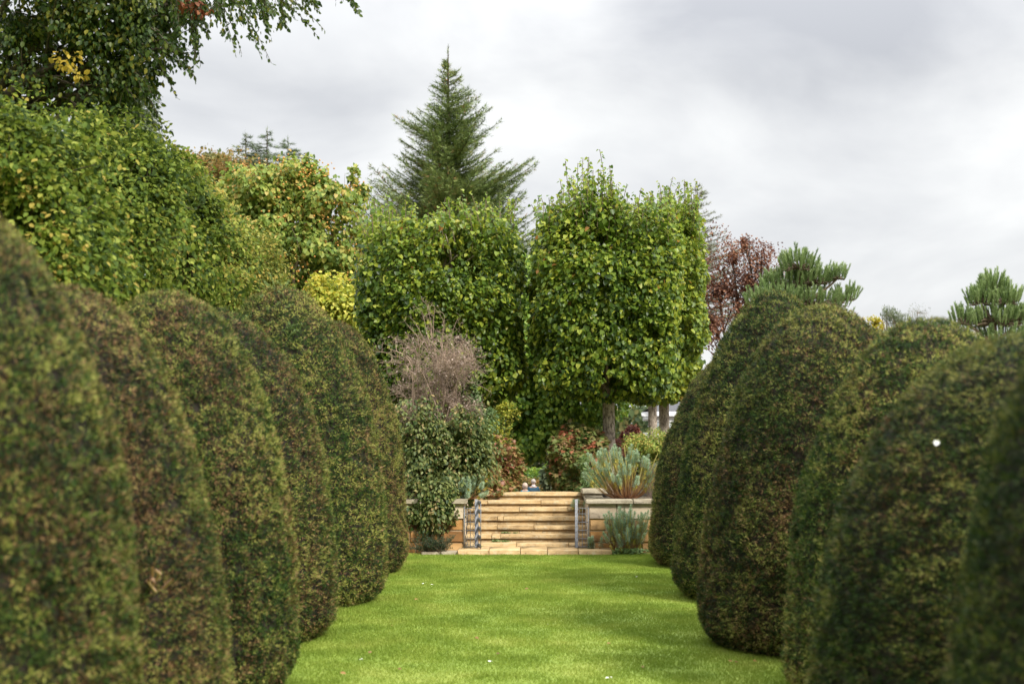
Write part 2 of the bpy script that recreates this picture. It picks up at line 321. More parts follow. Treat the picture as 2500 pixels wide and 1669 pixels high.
# leaf templates
LEAF = ([(0, 0, 0), (.30, .28, .05), (.27, .66, .04), (0, 1, -.08), (-.27, .66, .04), (-.30, .28, .05)], [(0, 1, 2, 3), (0, 3, 4, 5)])
HEART = ([(0, .06, 0), (.40, .12, .07), (.36, .58, .05), (0, 1, -.12), (-.36, .58, .05), (-.40, .12, .07)], [(0, 1, 2, 3), (0, 3, 4, 5)])
NARROW = ([(0, 0, 0), (.09, .5, .02), (0, 1, 0), (-.09, .5, .02)], [(0, 1, 2, 3)])
SPEAR = ([(0, 0, 0), (.10, .55, .02), (0, 1, 0), (-.10, .55, .02)], [(0, 1, 2, 3)])
NEEDLE = ([(-.05, 0, 0), (.05, 0, 0), (0, 1, 0)], [(0, 1, 2)])
SPRIG = ([(-.10, 0, 0), (.10, 0, 0), (0, 1, 0), (-.05, .1, 0), (.12, .32, 0), (.55, .72, .08), (.05, .1, 0), (-.12, .32, 0), (-.55, .66, .08)], [(0, 1, 2), (3, 4, 5), (6, 8, 7)])
TUFT = ([(-.10, 0, 0), (.10, 0, 0), (0, 1, .1), (-.08, 0, 0), (.08, .1, 0), (.6, .7, 0), (.08, 0, 0), (-.08, .1, 0), (-.6, .7, 0), (0, 0, -.1), (0, .15, .1), (0, .6, .6)], [(0, 1, 2), (3, 4, 5), (6, 8, 7), (9, 10, 11)])
LOBED = ([(0, 0, 0), (.5, .1, .05), (.28, .38, 0), (.52, .62, -.05), (.18, .62, 0), (0, 1, -.1), (-.18, .62, 0), (-.52, .62, -.05), (-.28, .38, 0), (-.5, .1, .05), (0, .45, .06)],
         [(0, 1, 2, 10), (2, 3, 4, 10), (10, 4, 5, 6), (10, 6, 7, 8), (10, 8, 9, 0)])
OCTA = ([(.5, 0, 0), (-.5, 0, 0), (0, .5, 0), (0, -.5, 0), (0, 0, .5), (0, 0, -.5)], [(0, 2, 4), (2, 1, 4), (1, 3, 4), (3, 0, 4), (2, 0, 5), (1, 2, 5), (3, 1, 5), (0, 3, 5)])

# ------------------------------------------------------------------ ground
def terr(y, x):
    y = np.asarray(y, float); t = np.clip((y - 33) / 15, 0, 1); t = t * t * (3 - 2 * t)
    c = np.clip((y - 28.4) / 11, 0, 1); s_ = np.clip((2.3 - np.abs(x - .1)) / 1.0, 0, 1); t = np.maximum(t, c * s_ * s_ * (3 - 2 * s_))
    return .86 * (1 - t) - 1.70 * t
def grid(m, x0, x1, y0, y1, nx, ny, hf=None, mat=0):
    xs = np.linspace(x0, x1, nx + 1); ys = np.linspace(y0, y1, ny + 1); Xg, Yg = np.meshgrid(xs, ys)
    Z = np.zeros_like(Xg) if hf is None else hf(Yg, Xg)
    q = [[j * (nx + 1) + i, j * (nx + 1) + i + 1, (j + 1) * (nx + 1) + i + 1, (j + 1) * (nx + 1) + i] for j in range(ny) for i in range(nx)]
    m.add(np.stack([Xg, Yg, Z], -1).reshape(-1, 3), q, mat)
def grassmat(name, transl=True):
    m, nt, p, o = newmat(name); P = wpos(nt)
    mpn = nt.nodes.new('ShaderNodeMapping'); mpn.inputs['Scale'].default_value = (.9, .8, 1); nt.links.new(P, mpn.inputs[0])
    n_ = noise(nt, 1.3, 6, mpn.outputs[0], .6); at = nt.nodes.new('ShaderNodeAttribute'); at.attribute_name = 'tint'
    t = M_(nt, 'ADD', M_(nt, 'MULTIPLY', M_(nt, 'SUBTRACT', n_, .5), 1.5), M_(nt, 'ADD', M_(nt, 'MULTIPLY', at.outputs['Fac'], .26), .37), True)
    r = rampnode(nt, [(0, (.145, .225, .030)), (.45, (.232, .318, .045)), (.75, (.310, .372, .068)), (1, (.42, .43, .12))])
    nt.links.new(t, r.inputs[0]); nt.links.new(r.outputs[0], p.inputs['Base Color']); p.inputs['Roughness'].default_value = .6; p.inputs['Specular IOR Level'].default_value = .25
    if transl:
        tr = nt.nodes.new('ShaderNodeBsdfTranslucent'); nt.links.new(r.outputs[0], tr.inputs[0]); ms = nt.nodes.new('ShaderNodeMixShader'); ms.inputs[0].default_value = .35
        nt.links.new(p.outputs[0], ms.inputs[1]); nt.links.new(tr.outputs[0], ms.inputs[2]); nt.links.new(ms.outputs[0], o.inputs[0])
    return m
MT['lawn'] = grassmat('lawn_turf', False); MT['blade'] = grassmat('lawn_blades')
MT['soil'] = stone('bed_soil', [(.3, (.05, .035, .022)), (.7, (.12, .09, .055))], .3, .1)
m = Mesh(); grid(m, -250, 250, -120, 25.42, 4, 4); tag(m.build('lawn', MT['lawn']), kind='structure')
m = Mesh(); grid(m, -250, -1.1, 25.5, 29, 6, 4, terr); grid(m, 1.1, 250, 25.5, 29, 6, 4, terr); grid(m, -1.1, 1.1, 28.51, 29, 2, 2, terr); grid(m, -250, -6, 29, 60, 6, 40, terr); grid(m, -6, 6, 29, 60, 60, 60, terr); grid(m, 6, 250, 29, 60, 6, 40, terr); grid(m, -400, 400, 60, 900, 4, 4, terr)
tag(m.build('terrace_ground', MT['soil']), kind='structure')
# grass blades
n = 520000; P = np.stack([R.uniform(-4.2, 4.2, n), 9.5 + 15.4 * R.random(n) ** .92, np.zeros(n)], 1)
m = Mesh(); Y = np.stack([R.normal(0, .45, n), R.normal(0, .45, n), np.ones(n)], 1)
hgt = (.020 + .016 * R.random(n)) * (1 + .35 * vnoise(P * 3)); Nn = rdir(n); Nn[:, 2] *= .2
m.scatter(([(-.14, 0, 0), (.14, 0, 0), (.0, 1, .12)], [(0, 1, 2)]), None, 0, 0, 0, 0) if False else m.scatter([(-.15, 0, 0), (.15, 0, 0), (0, 1, .12)], [(0, 1, 2)], P, Y, Nn, hgt)
tag(m.build('mown_grass', MT['blade']), 'bright green mown grass blades covering the lawn between the yews', 'grass', kind='stuff')

# ------------------------------------------------------------------ stone steps
m_step = {}
nose_bot = [1336.2, 1315.2, 1293.8, 1271.5, 1249.5, 1231.6, 1211.9]; nose_top = [1325.7, 1305, 1282.7, 1261, 1239, 1221.4, 1201.3]
st = thing('garden_steps', (0, 25.6, 0), 'broad flight of honey coloured stone steps rising from the lawn between low walls', 'steps')
zprev = .082
for i in range(7):
    y = 25.60 + .33 * i; zt = HC - (nose_top[i] - HY) * y / F; zb = zt - .068
    m = Mesh(); x = -1.045
    cuts = sorted([-1.045, 1.045] + [random.uniform(-.8, .8) for _ in range(random.choice((1, 2, 2)))])
    for a, b in zip(cuts[:-1], cuts[1:]):
        dz = random.uniform(-.004, .004)
        m.box((a + .002, y, zb + dz), (b - .002, y + .39, zt + dz), 0, random.random(), .006)
    m.build('tread', MT['step'], st)
    m = Mesh(); cuts = sorted([-1.04, 1.04] + [random.uniform(-.8, .8) for _ in range(2)])
    for a, b in zip(cuts[:-1], cuts[1:]): m.box((a + .001, y + .035, zprev - .05), (b - .001, y + .09, zb - .006), 0, random.random() * .6, .004)
    m.build('riser', MT['step'], st); zprev = zt
m = Mesh(); m.box((-1.04, 27.7, .5), (1.04, 28.5, .870)); o = m.build('landing', MT['step'], st)
m = Mesh(); cuts = [-1.14, -.62, -.1, .35, .86, 1.42]
for a, b in zip(cuts[:-1], cuts[1:]): m.box((a + .003, 24.9, -.03), (b - .003, 25.62, .080 + random.uniform(-.003, .003)), 0, random.random(), .007)
m.build('bottom_slab', MT['step'], st)
m = Mesh(); m.box((-1.42, 25.0, -.03), (-1.15, 25.38, .045), 0, .5, .01); m.box((-1.75, 25.02, -.03), (-1.425, 25.38, .04), 0, .2, .01)
tag(m.build('edging_stone', MT['coping']), 'weathered grey edging stones at the left end of the bottom step', 'stone edging')

# ------------------------------------------------------------------ retaining walls either side
def wall(sx, label):
    w_ = thing('retaining_wall', (sx * 1.05, 25.4, 0), label, 'wall', 'low stone walls flanking the steps')
    X = lambda a, b: (sx * a, sx * b) if sx > 0 else (sx * b, sx * a)
    cp = Mesh(); a = 1.0
    while a < 8.5:
        b = a + random.uniform(.75, 1.15); x0, x1 = X(a + .003, b - .003)
        cp.box((x0, 25.34, .822), (x1, 25.80, .894 + random.uniform(-.003, .003)), 0, random.random(), .008); a = b
    cp.build('coping', MT['coping'], w_)
    m = Mesh(); a = 1.055; first = True
    while a < 8.4:
        b = a + (.47 if first else random.uniform(.5, .8)); first = False; x0, x1 = X(a + .004, b - .004)
        m.box((x0, 25.40, .572), (x1, 25.72, .819), 0, random.random(), .006); a = b
    m.build('ashlar_course', MT['ashlar'], w_)
    m = Mesh()
    for z0, z1 in ((.37, .565), (.17, .363), (-.03, .163)):
        a = 1.06
        while a < 8.4:
            b = a + random.uniform(.16, .50); x0, x1 = X(a + .007, b - .007)
            m.box((x0, 25.405 + random.uniform(0, .015), z0 + .004), (x1, 25.70, z1 - .004), 0, random.random(), .016); a = b
    x0, x1 = X(1.065, 8.4); m.box((x0, 25.43, -.03), (x1, 25.69, .569), 1, .5)
    m.build('rubble_stonework', [MT['rubble'], MT['mortar']], w_)
    m = Mesh(); x0, x1 = X(1.055, 1.33)
    for k in range(5):
        y0 = 25.73 + .42 * k; m.box((x0, y0, -.03), (x1, y0 + .414, .805), 0, random.random(), .006)
    m.build('side_wall', MT['ashlar'], w_)
    m = Mesh(); x0, x1 = X(1.03, 1.36); m.box((x0, 25.81, .808), (x1, 26.92, .886), 0, .4, .008); m.box((x0, 26.93, .83), (x1, 27.85, .915), 0, .8, .006); x0, x1 = X(1.0, 1.5); m.box((x0, 26.9, .918), (x1, 27.9, .99), 0, .7, .008)
    m.build('side_coping', MT['coping'], w_)
wall(-1, 'low stone wall left of the steps, half covered by the trailing olive shrub')
wall(1, 'low stone wall right of the steps with pale top course behind the blue spurge')

# ------------------------------------------------------------------ metal gates
def zig(m, x, z0, z1, T, n=8, amp=.012):
    pts = [T(x + (amp if k % 2 else -amp), z0 + (z1 - z0) * k / n) for k in range(n + 1)]; m.tube(pts, .0045, 5)
def gate(sx, label):
    xo, xi = sx * 1.045, sx * .845; yy = 25.40
    g = thing('metal_gate', (xo, yy, .085), label, 'gate', 'pair of low metal gates folded open on the steps')
    T = lambda x, z: (x, yy, z)
    m = Mesh(); m.box((xo - .008, yy - .012, .085), (xo + .008, yy + .012, .78)); m.build('hinge_stile', MT['metal'], g)
    m = Mesh(); m.box((xi - .026, yy - .02, .085), (xi + .026, yy + .02, .90), 0, .5, .003)
    for k in range(8): m.ball((xi, yy - .02, .15 + .1 * k), (.007, .006, .007), 0, 6, 4)
    m.build('meeting_stile', MT['metal'], g)
    for z in (.10, .235, .375, .515, .655, .75):
        m = Mesh(); m.box((min(xo, xi) + .008, yy - .006, z - .0055), (max(xo, xi) - .008, yy + .006, z + .0055)); m.build('rail', MT['metal'], g)
    m = Mesh(); c = (xo + xi) / 2; zig(m, c - .055, .10, .75, T, 12); zig(m, c + .055, .10, .75, T, 12); m.tube([T(c, .09), T(c, .76)], .0055, 5)
    m.build('infill_bars', MT['metal'], g)
    if sx < 0:      # folded second leaf turned towards the lawn
        lf = Mesh(); A = np.array([xi + .03, yy, 0]); B = np.array([xi + .085, yy - .28, 0])
        Pp = lambda t, z: A + (B - A) * t + np.array([0, 0, z])
        for t in (0, 1): lf.box(Pp(t, .085) - [.006, .012, 0], Pp(t, .86 if t == 0 else .84) + [.006, .012, 0])
        for k in range(6):
            z = .10 + .145 * k; lf.add([Pp(0, z), Pp(1, z - .012), Pp(1, z + .055), Pp(0, z + .066), Pp(0, z) + [.006, 0, 0], Pp(1, z - .012) + [.006, 0, 0], Pp(1, z + .055) + [.006, 0, 0], Pp(0, z + .066) + [.006, 0, 0]],
                                    [(0, 1, 2, 3), (4, 7, 6, 5), (0, 4, 5, 1), (3, 2, 6, 7)])
        lf.build('folded_leaf', MT['metal'], g)
gate(-1, 'grey metal gate folded open against the left wall of the steps, second leaf turned outwards')
gate(1, 'grey metal gate with zigzag bars folded open against the right wall of the steps')

# ------------------------------------------------------------------ clipped yews
def yew_mesh(seed, a, b, H, Rr):
    """one clipped cone, H high and Rr radius; r(t) = (1-t^a)^b, tucked in at the foot"""
    m = Mesh(); sd_ = np.array([seed * 11.3, seed * 5.1, 0])
    def surf(th, t, off=0):
        foot = 1 - .16 * np.clip(1 - t / .09, 0, 1) ** 2
        r = Rr * (1 - t ** a) ** b * foot
        d = np.stack([np.cos(th), np.sin(th), np.zeros_like(th)], -1)
        P = d * r[:, None]; P[:, 2] = t * H
        dr = -Rr * a * b * t ** (a - 1) * np.maximum(1 - t ** a, 1e-3) ** (b - 1) / H
        nn = norm(np.stack([np.cos(th), np.sin(th), -dr], -1))
        disp = .034 * vnoise(P * 1.1 + sd_) + .010 * vnoise(P * 4 + sd_) + .012 * vnoise(P * 11 + sd_) + .016 * vnoise(P * 23 + sd_)
        return P + nn * (disp + off)[:, None], nn
    nt_, nh = 72, 60; th, tt = np.meshgrid(np.linspace(0, 2 * math.pi, nt_, endpoint=False), 1 - (1 - np.linspace(0, .9995, nh)) ** 1.25)
    V, _ = surf(th.reshape(-1), tt.reshape(-1), -.05 * np.ones(th.size))
    q = [[i * nt_ + j, i * nt_ + (j + 1) % nt_, (i + 1) * nt_ + (j + 1) % nt_, (i + 1) * nt_ + j] for i in range(nh - 1) for j in range(nt_)]
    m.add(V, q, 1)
    n = 210000
    ts = np.linspace(0, .9995, 400); rs = (1 - ts ** a) ** b * Rr; ds = np.hypot(np.diff(rs), np.diff(ts) * H); wgt = (rs[1:] + rs[:-1]) * ds + 1e-5; cdf = np.cumsum(wgt) / wgt.sum()
    t = np.interp(R.random(n), np.concatenate(([0], cdf)), ts); th = R.uniform(0, 2 * math.pi, n)
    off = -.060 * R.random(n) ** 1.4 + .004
    hole = vnoise(np.stack([np.cos(th) * 6, np.sin(th) * 6, t * H * 6], -1) * 1.4 + sd_)
    fine_h = vnoise(np.stack([np.cos(th) * 14, np.sin(th) * 14, t * H * 24], -1) + sd_)
    P, nn = surf(th, t, off - .03 * np.clip(hole - .2, 0, 1) - .05 * np.clip(fine_h - .15, 0, 1))
    keep = (.35 * hole + .75 * fine_h < .42) | (R.random(n) < .3); P, nn, off = P[keep], nn[keep], off[keep]; n = len(P)
    up = np.array([0, 0, 1.]); D = R.normal(0, .62, (n, 3)) + up * .25; D -= nn * (D * nn).sum(1)[:, None] * .75; D += nn * .38; NN = nn * .75 + up * .35 + R.normal(0, .42, (n, 3))
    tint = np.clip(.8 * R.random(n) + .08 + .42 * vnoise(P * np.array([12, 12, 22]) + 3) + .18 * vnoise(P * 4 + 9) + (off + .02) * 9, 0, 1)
    s = R.uniform(.020, .044, n)
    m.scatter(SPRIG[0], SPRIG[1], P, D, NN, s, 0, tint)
    k = 500; t = np.interp(R.random(k), np.concatenate(([0], cdf)), ts); th = R.uniform(0, 2 * math.pi, k); P, nn = surf(th, t, np.zeros(k))   # stray shoots
    m.scatter(SPRIG[0], SPRIG[1], P, nn + R.normal(0, .3, (k, 3)) + up * .6, rdir(k), R.uniform(.04, .075, k), 0, R.uniform(.5, 1, k))
    return m
protos = {}
for key, args in {'A': (1, 2.5, .51, 3.5, 1.15), 'B': (2, 1.85, .52, 3.5, 1.15), 'C': (3, 2.7, .49, 3.2, 1.05), 'D': (4, 2.2, .51, 3.3, 1.12)}.items():
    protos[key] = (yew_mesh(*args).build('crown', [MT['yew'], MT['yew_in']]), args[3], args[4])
mt_ = Mesh(); mt_.tube([(0, 0, 0), (.02, 0, .5), (0, .02, 1.2), (0, 0, 2.0)], [.16, .13, .10, .05], 8); trunk_p = mt_.build('trunk', MT['bark_dark'])
#      inner edge X, y, R, apex Z, proto, brown, rot, label
YEWS = [(-1.90, 7.4, .96, 3.27, 'C', .57, .3, 'large blurred yew nearest the camera on the left, browning along its right edge'),
        (-1.90, 9.6, 1.05, 3.08, 'A', .60, 2.0, 'second yew from the front on the left, brown skinned with a pale cut branch stub'),
        (-1.90, 12.4, 1.04, 3.27, 'C', .58, 4.1, 'third yew from the front on the left, bright green shoots on its rounded top'),
        (-1.96, 15.5, 1.26, 3.38, 'A', .56, 5.0, 'fourth yew from the front on the left, narrow strip showing between two broader ones'),
        (-1.73, 18.6, 1.30, 3.88, 'A', .52, .9, 'tallest left hand yew, olive green with long loose shoots on top'),
        (-1.73, 22.3, 1.12, 3.70, 'D', .60, 3.0, 'farthest yew on the left, slim brownish edge beside the olive climber'),
        (1.88, 23.2, 1.20, 3.20, 'B', .50, 1.0, 'farthest yew on the right, low cone beside the blue green spurge'),
        (1.83, 19.0, 1.29, 3.84, 'B', .42, 2.5, 'second farthest yew on the right, tallest of its row with green flanks'),
        (1.70, 14.9, 1.24, 3.36, 'D', .57, 4.5, 'yew on the right with reddish brown shoulders and dark foot on the lawn'),
        (2.04, 12.0, 1.17, 3.03, 'D', .50, 5.6, 'pale straw flecked yew on the right, third from the camera'),
        (1.68, 8.9, 1.25, 2.73, 'A', .46, .2, 'dark blurred yew on the right bearing a white feather'),
        (1.72, 6.1, 1.18, 3.3, 'A', .40, 3.6, 'darkest yew at the right edge of the view nearest the camera')]
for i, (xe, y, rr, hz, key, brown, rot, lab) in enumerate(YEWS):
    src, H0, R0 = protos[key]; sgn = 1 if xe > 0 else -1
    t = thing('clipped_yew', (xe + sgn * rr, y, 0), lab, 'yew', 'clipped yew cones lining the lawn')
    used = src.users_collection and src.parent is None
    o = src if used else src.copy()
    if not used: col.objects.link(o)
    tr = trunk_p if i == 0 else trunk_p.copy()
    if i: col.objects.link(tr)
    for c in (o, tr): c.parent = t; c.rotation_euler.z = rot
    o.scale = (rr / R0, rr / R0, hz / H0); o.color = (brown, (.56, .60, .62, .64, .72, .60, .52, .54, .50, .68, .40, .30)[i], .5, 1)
    if i == 1:
        m = Mesh(); b0 = PX(372, 1412, 8.86)
        for k in range(7):
            d = norm(np.array([R.normal(.1, .5), -1, R.normal(.5, .4)])); p0 = b0 + np.array([R.normal(0, .03), .06, R.normal(0, .04)])
            m.tube([p0, p0 + d * .06, p0 + d * R.uniform(.10, .15)], [.009, .008, .007], 6)
        m.build('cut_stub', plain('fresh_cut_wood', (.52, .33, .20)), t)
    if i == 4:
        m = Mesh()
        for k in range(26):
            c0 = np.array([t.location.x + R.uniform(-.8, .35), y - R.uniform(0, .8), 0]); rr_ = math.hypot(c0[0] - t.location.x, c0[1] - y) / rr
            if rr_ > .85: continue
            c0[2] = hz * (1 - rr_ ** (1 / .6)) ** (1 / 2.8) - .05
            d = norm(np.array([R.normal(.2, .6), R.normal(-.2, .4), .8])); ln = R.uniform(.12, .30); s_ = np.linspace(0, 1, 12)[:, None]
            pts = c0 + d * ln * s_ + np.array([0, 0, -.06]) * s_ ** 2
            m.scatter(SPRIG[0], SPRIG[1], np.repeat(pts, 3, 0), d * .6 + rdir(36) * .8, np.array([0, 0, 1.]) + rdir(36) * .3, .035, 0, R.uniform(.6, 1, 36))
        o2 = m.build('loose_shoots', MT['weed'], t)

# ------------------------------------------------------------------ broadleaf trees
def limb(m, A, B, r0, r1, sides=6, bend=.12, n=7, mat=0):
    A = np.array(A, float); B = np.array(B, float); s = np.linspace(0, 1, n)[:, None]; d = np.linalg.norm(B - A)
    off = R.normal(0, bend * d, 3); pts = A + (B - A) * s + off * (s * (1 - s)) * 2 + R.normal(0, .012 * d, (n, 3)) * (s * (1 - s) * 4)
    m.tube(pts, np.linspace(r0, r1, n), sides, mat); return pts
def cloud(m, clumps, n, size, tmpl=LEAF, mat=0, droop=.5, gap=.25, gscale=1.4, shell=.22, tint0=None, rough=.14):
    """leaves through the outer part of several lobes, thinned by noise so gaps and clumps form"""
    C = np.array([c[:3] for c in clumps]); Rd = np.array([c[3:6] for c in clumps]); wgt = (Rd[:, 0] * Rd[:, 2] + Rd[:, 0] * Rd[:, 1]); wgt /= wgt.sum()
    k = R.choice(len(C), n, p=wgt); d = rdir(n); rf = np.maximum(.05, 1 - np.abs(R.normal(0, shell, n)))
    P = C[k] + d * Rd[k] * rf[:, None]; P += norm(d) * (rough * 2 * fbm(P * 1.1 / max(.4, Rd.mean()), 3))[:, None] * Rd[k]
    g = fbm(P * gscale + 11, 3); keep = (g > -gap) | (R.random(n) < .15)
    P, d, k = P[keep], d[keep], k[keep]; n = len(P)
    D = d * .55 + np.array([0, 0, -droop]) + R.normal(0, .45, (n, 3)); NN = d * .55 + np.array([0, 0, .75]) + R.normal(0, .42, (n, 3))
    t = R.random(n) if tint0 is None else np.clip(tint0 + R.normal(0, .2, n), 0, 1)
    m.scatter(tmpl[0], tmpl[1], P, D, NN, R.uniform(.7, 1.25, n) * size, mat, t); return P
def CP(lst, y, dy=None):       # lobes from (px, py, rx, rz[, ry, yoff]) at distance y
    o = []
    for c in lst:
        px, py, rx, rz = c[:4]; ry = c[4] if len(c) > 4 else rx; yo = c[5] if len(c) > 5 else 0
        p = PX(px, py, y + yo); o.append((p[0], p[1], p[2], rx, ry, rz))
    return o
def tree(name, label, cat, clumps, base, n, size, leaf, barkm, tmpl=LEAF, tr=.14, group=None, crown_name='crown', twigs=3, **kw):
    t = thing(name, base, label, cat, group); b = np.array(base, float); m = Mesh(); C = np.array([c[:3] for c in clumps])
    top = C[:, 2].max(); ctr = C.mean(0); fork = b + np.array([(ctr[0] - b[0]) * .3, (ctr[1] - b[1]) * .3, max(.4, (C[:, 2].min() - b[2]) * .6)])
    limb(m, b - [0, 0, .15], fork, tr * 1.15, tr * .85, 9, .03)
    for c in clumps:
        p = limb(m, fork, c[:3], tr * .55, tr * .16, 6)
        for _ in range(twigs):
            d = rdir(1)[0]; d[2] = abs(d[2]) * .6; a = p[random.randint(3, 6)]; limb(m, a, np.array(c[:3]) + d * np.array(c[3:6]) * .95, tr * .12, tr * .03, 4, .15, 5)
    m.build('trunk', barkm, t)
    m = Mesh(); cloud(m, clumps, n, size, tmpl, **kw); m.build(crown_name, leaf, t); return t

# pleached limes: squared crowns on clean trunks
def lime(label, x0, x1, yc, dep, z0, z1, trx, n, leaf, shoots, tr=.125, top=None, base_z=.8, size=.097, leafsz_top=.11):
    t = thing('lime_tree', (trx, yc, base_z), label, 'lime tree', 'square clipped lime trees behind the steps')
    m = Mesh(); zc = (z0 + z1) / 2
    pts = [(trx, yc, base_z - .1), (trx + .01, yc, base_z + .6), (trx - .01, yc, z0), (trx, yc, z0 + (z1 - z0) * .85)]
    m.tube(np.array(pts), [tr * 1.15, tr, tr * .92, tr * .3], 14)
    for k in range(14):
        a = random.uniform(0, 2 * math.pi); za = random.uniform(z0, z1 - .6); e_ = ((x0 + x1) / 2 + math.cos(a) * (x1 - x0) * .46, yc + math.sin(a) * dep * .45, za + random.uniform(.2, .8))
        limb(m, (trx, yc, za), e_, tr * .35, .012, 5)
    m.build('trunk', MT['bark_lime'], t, True)
    m = Mesh(); d = rdir(n); q = 6.0; rr_ = (np.abs(d) ** q).sum(1) ** (-1 / q); d2 = d * rr_[:, None]
    rf = np.maximum(.1, 1 - np.abs(R.normal(0, .16, n))); hx, hy, hz = (x1 - x0) / 2, dep / 2, (z1 - z0) / 2
    P = np.array([(x0 + x1) / 2, yc, zc]) + d2 * rf[:, None] * np.array([hx, hy, hz])
    P += d * (.19 * fbm(P * 1.6 + x0, 3))[:, None]
    g = fbm(P * 2.1 + 4, 3); keep = (g > -.55) & ~((P[:, 2] > z1 - .9) & (R.random(n) < .55) & (fbm(P * 1.5, 2) < .35)); P, d = P[keep], d[keep]; k = len(P)
    m.scatter(HEART[0], HEART[1], P, d * .45 + np.array([0, 0, -.75]) + R.normal(0, .5, (k, 3)), d * .7 + np.array([0, 0, .6]) + R.normal(0, .5, (k, 3)), R.uniform(.55, 1.25, k) * size, 0,
              np.clip(R.beta(1.4, 2.1, k) + (P[:, 2] - zc) / (z1 - z0) * .12, 0, 1))
    m.build('crown', leaf, t)
    m = Mesh(); ms = Mesh()
    for _ in range(shoots):
        xx = R.uniform(x0 + .1, x1 - .1); yy = yc + R.uniform(-.42, .42) * dep; zz = z1 - R.uniform(.35, .8); ln = R.uniform(.35, .95) * (top(xx) if top else 1)
        dv = norm(np.array([R.normal(0, .16), R.normal(0, .12), 1])); s = np.linspace(0, 1, max(4, int(ln / .045)))[:, None]; pts = np.array([xx, yy, zz]) + dv * ln * s + np.array([R.normal(0, .08), 0, 0]) * s ** 2
        ms.tube(pts[::2] if len(pts) > 5 else pts, .006, 4); k = len(pts); side = rdir(k); side[:, 2] = -.15
        m.scatter(HEART[0], HEART[1], pts + side * .02, side * 1.0 + [0, 0, -.25], np.array([0, 0, .9]) + rdir(k) * .6, R.uniform(.65, 1.15, k) * leafsz_top * (1.3 - .5 * s[:, 0]), 0, R.random(k))
    o = m.build('top_shoots', MT['lime_top'], t); ms.build('shoot_stems', MT['bark_tan'], t)
    return t
lime('large square clipped lime left of the stairway axis, in front of the fir', -3.22, -.08, 29.5, 2.6, 2.50, 6.15, -1.6, 52000, MT['lime'], 210)
lime('large square clipped lime on the single pale trunk right of the stairway', .18, 2.86, 29.0, 2.6, 2.74, 6.3, 1.59, 52000, MT['lime'], 230, top=lambda x: 1.42 if .8 < x < 1.8 else .9)
lime('yellowing lime at the right end, on the rightmost of the speckled trunks', 2.15, 3.95, 34.5, 2.4, 2.75, 7.0, 3.16, 24000, MT['lime_gold'], 150, top=lambda x: 1.2 if x > 2.8 else .8, base_z=.78, size=.115)
lime('lime farther back, its dark trunk just left of the rightmost trunk', 1.9, 4.4, 40.5, 2.4, 3.1, 6.6, 3.40, 11000, MT['lime_far'], 20, base_z=-.4, size=.13)
lime('shaded lime in the far left row, seen in the gap between the front crowns', -3.6, -.6, 37.5, 2.6, 1.75, 6.3, -2.2, 13000, MT['lime_far'], 20, base_z=.2, size=.13)
tree('avenue_tree', 'leafy bright green tree closing the avenue behind the two walkers', 'tree', CP([(1260, 980, 1.5, 1.5), (1370, 950, 1.6, 1.7), (1300, 860, 1.9, 2.0), (1180, 880, 1.5, 1.8), (1450, 900, 1.5, 1.8), (1300, 760, 1.8, 1.8), (1250, 1060, .9, .8)], 44), (1.9, 45, -1.5), 50000, .12, MT['lime_far'], MT['bark_dark'], HEART, .2, droop=.7, gap=.5)

# left: tall hornbeam row behind the yews
hb = 'hornbeams forming the tall leafy screen on the left'
tree('hornbeam', 'hornbeam at the far left edge, nearest in the leafy screen', 'tree', CP([(-20, 440, .9, .8), (-90, 650, 1.2, 1.1), (90, 640, .9, .9), (60, 450, .8, .6), (60, 560, .9, .8), (-100, 430, .9, .8)], 13.5), (-5.0, 13.8, 0), 74000, .064, MT['hornbeam'], MT['bark_dark'], tr=.12, group=hb, gap=.02, gscale=2.1, shell=.42, rough=.34, twigs=7)
tree('hornbeam', 'hornbeam of the leafy screen rising behind the second yew on the left', 'tree', CP([(150, 480, 1.0, .9), (250, 520, 1.1, 1.0), (120, 620, 1.1, 1.0), (300, 640, .9, .9), (240, 440, .75, .5), (330, 440, .55, .5)], 17), (-5.0, 17.3, 0), 76000, .064, MT['hornbeam'], MT['bark_dark'], tr=.12, group=hb, gap=.02, gscale=2.1, shell=.42, rough=.34, twigs=7)
tree('hornbeam', 'hornbeam of the leafy screen with loose top sprays behind the third left yew', 'tree', CP([(330, 440, .75, .7), (420, 500, .8, .75), (360, 600, 1.0, .9), (460, 640, .85, .9), (470, 520, .5, .5), (300, 530, .9, .9)], 21), (-5.0, 21.3, 0), 56000, .068, MT['hornbeam'], MT['bark_dark'], tr=.12, group=hb, gap=.02, gscale=2.1, shell=.42, rough=.36, twigs=7)
tree('hornbeam', 'small leaved hornbeam at the far end of the leafy screen', 'tree', CP([(500, 600, .9, .8), (560, 650, .8, .7), (520, 720, 1.0, 1.0), (450, 700, 1.0, .9), (600, 740, .6, .6), (500, 520, .55, .6)], 26.5), (-5.5, 26.8, .8), 50000, .062, MT['olive'], MT['bark_dark'], tr=.12, group=hb, gap=.2, gscale=2.2, shell=.36, rough=.34, twigs=7)

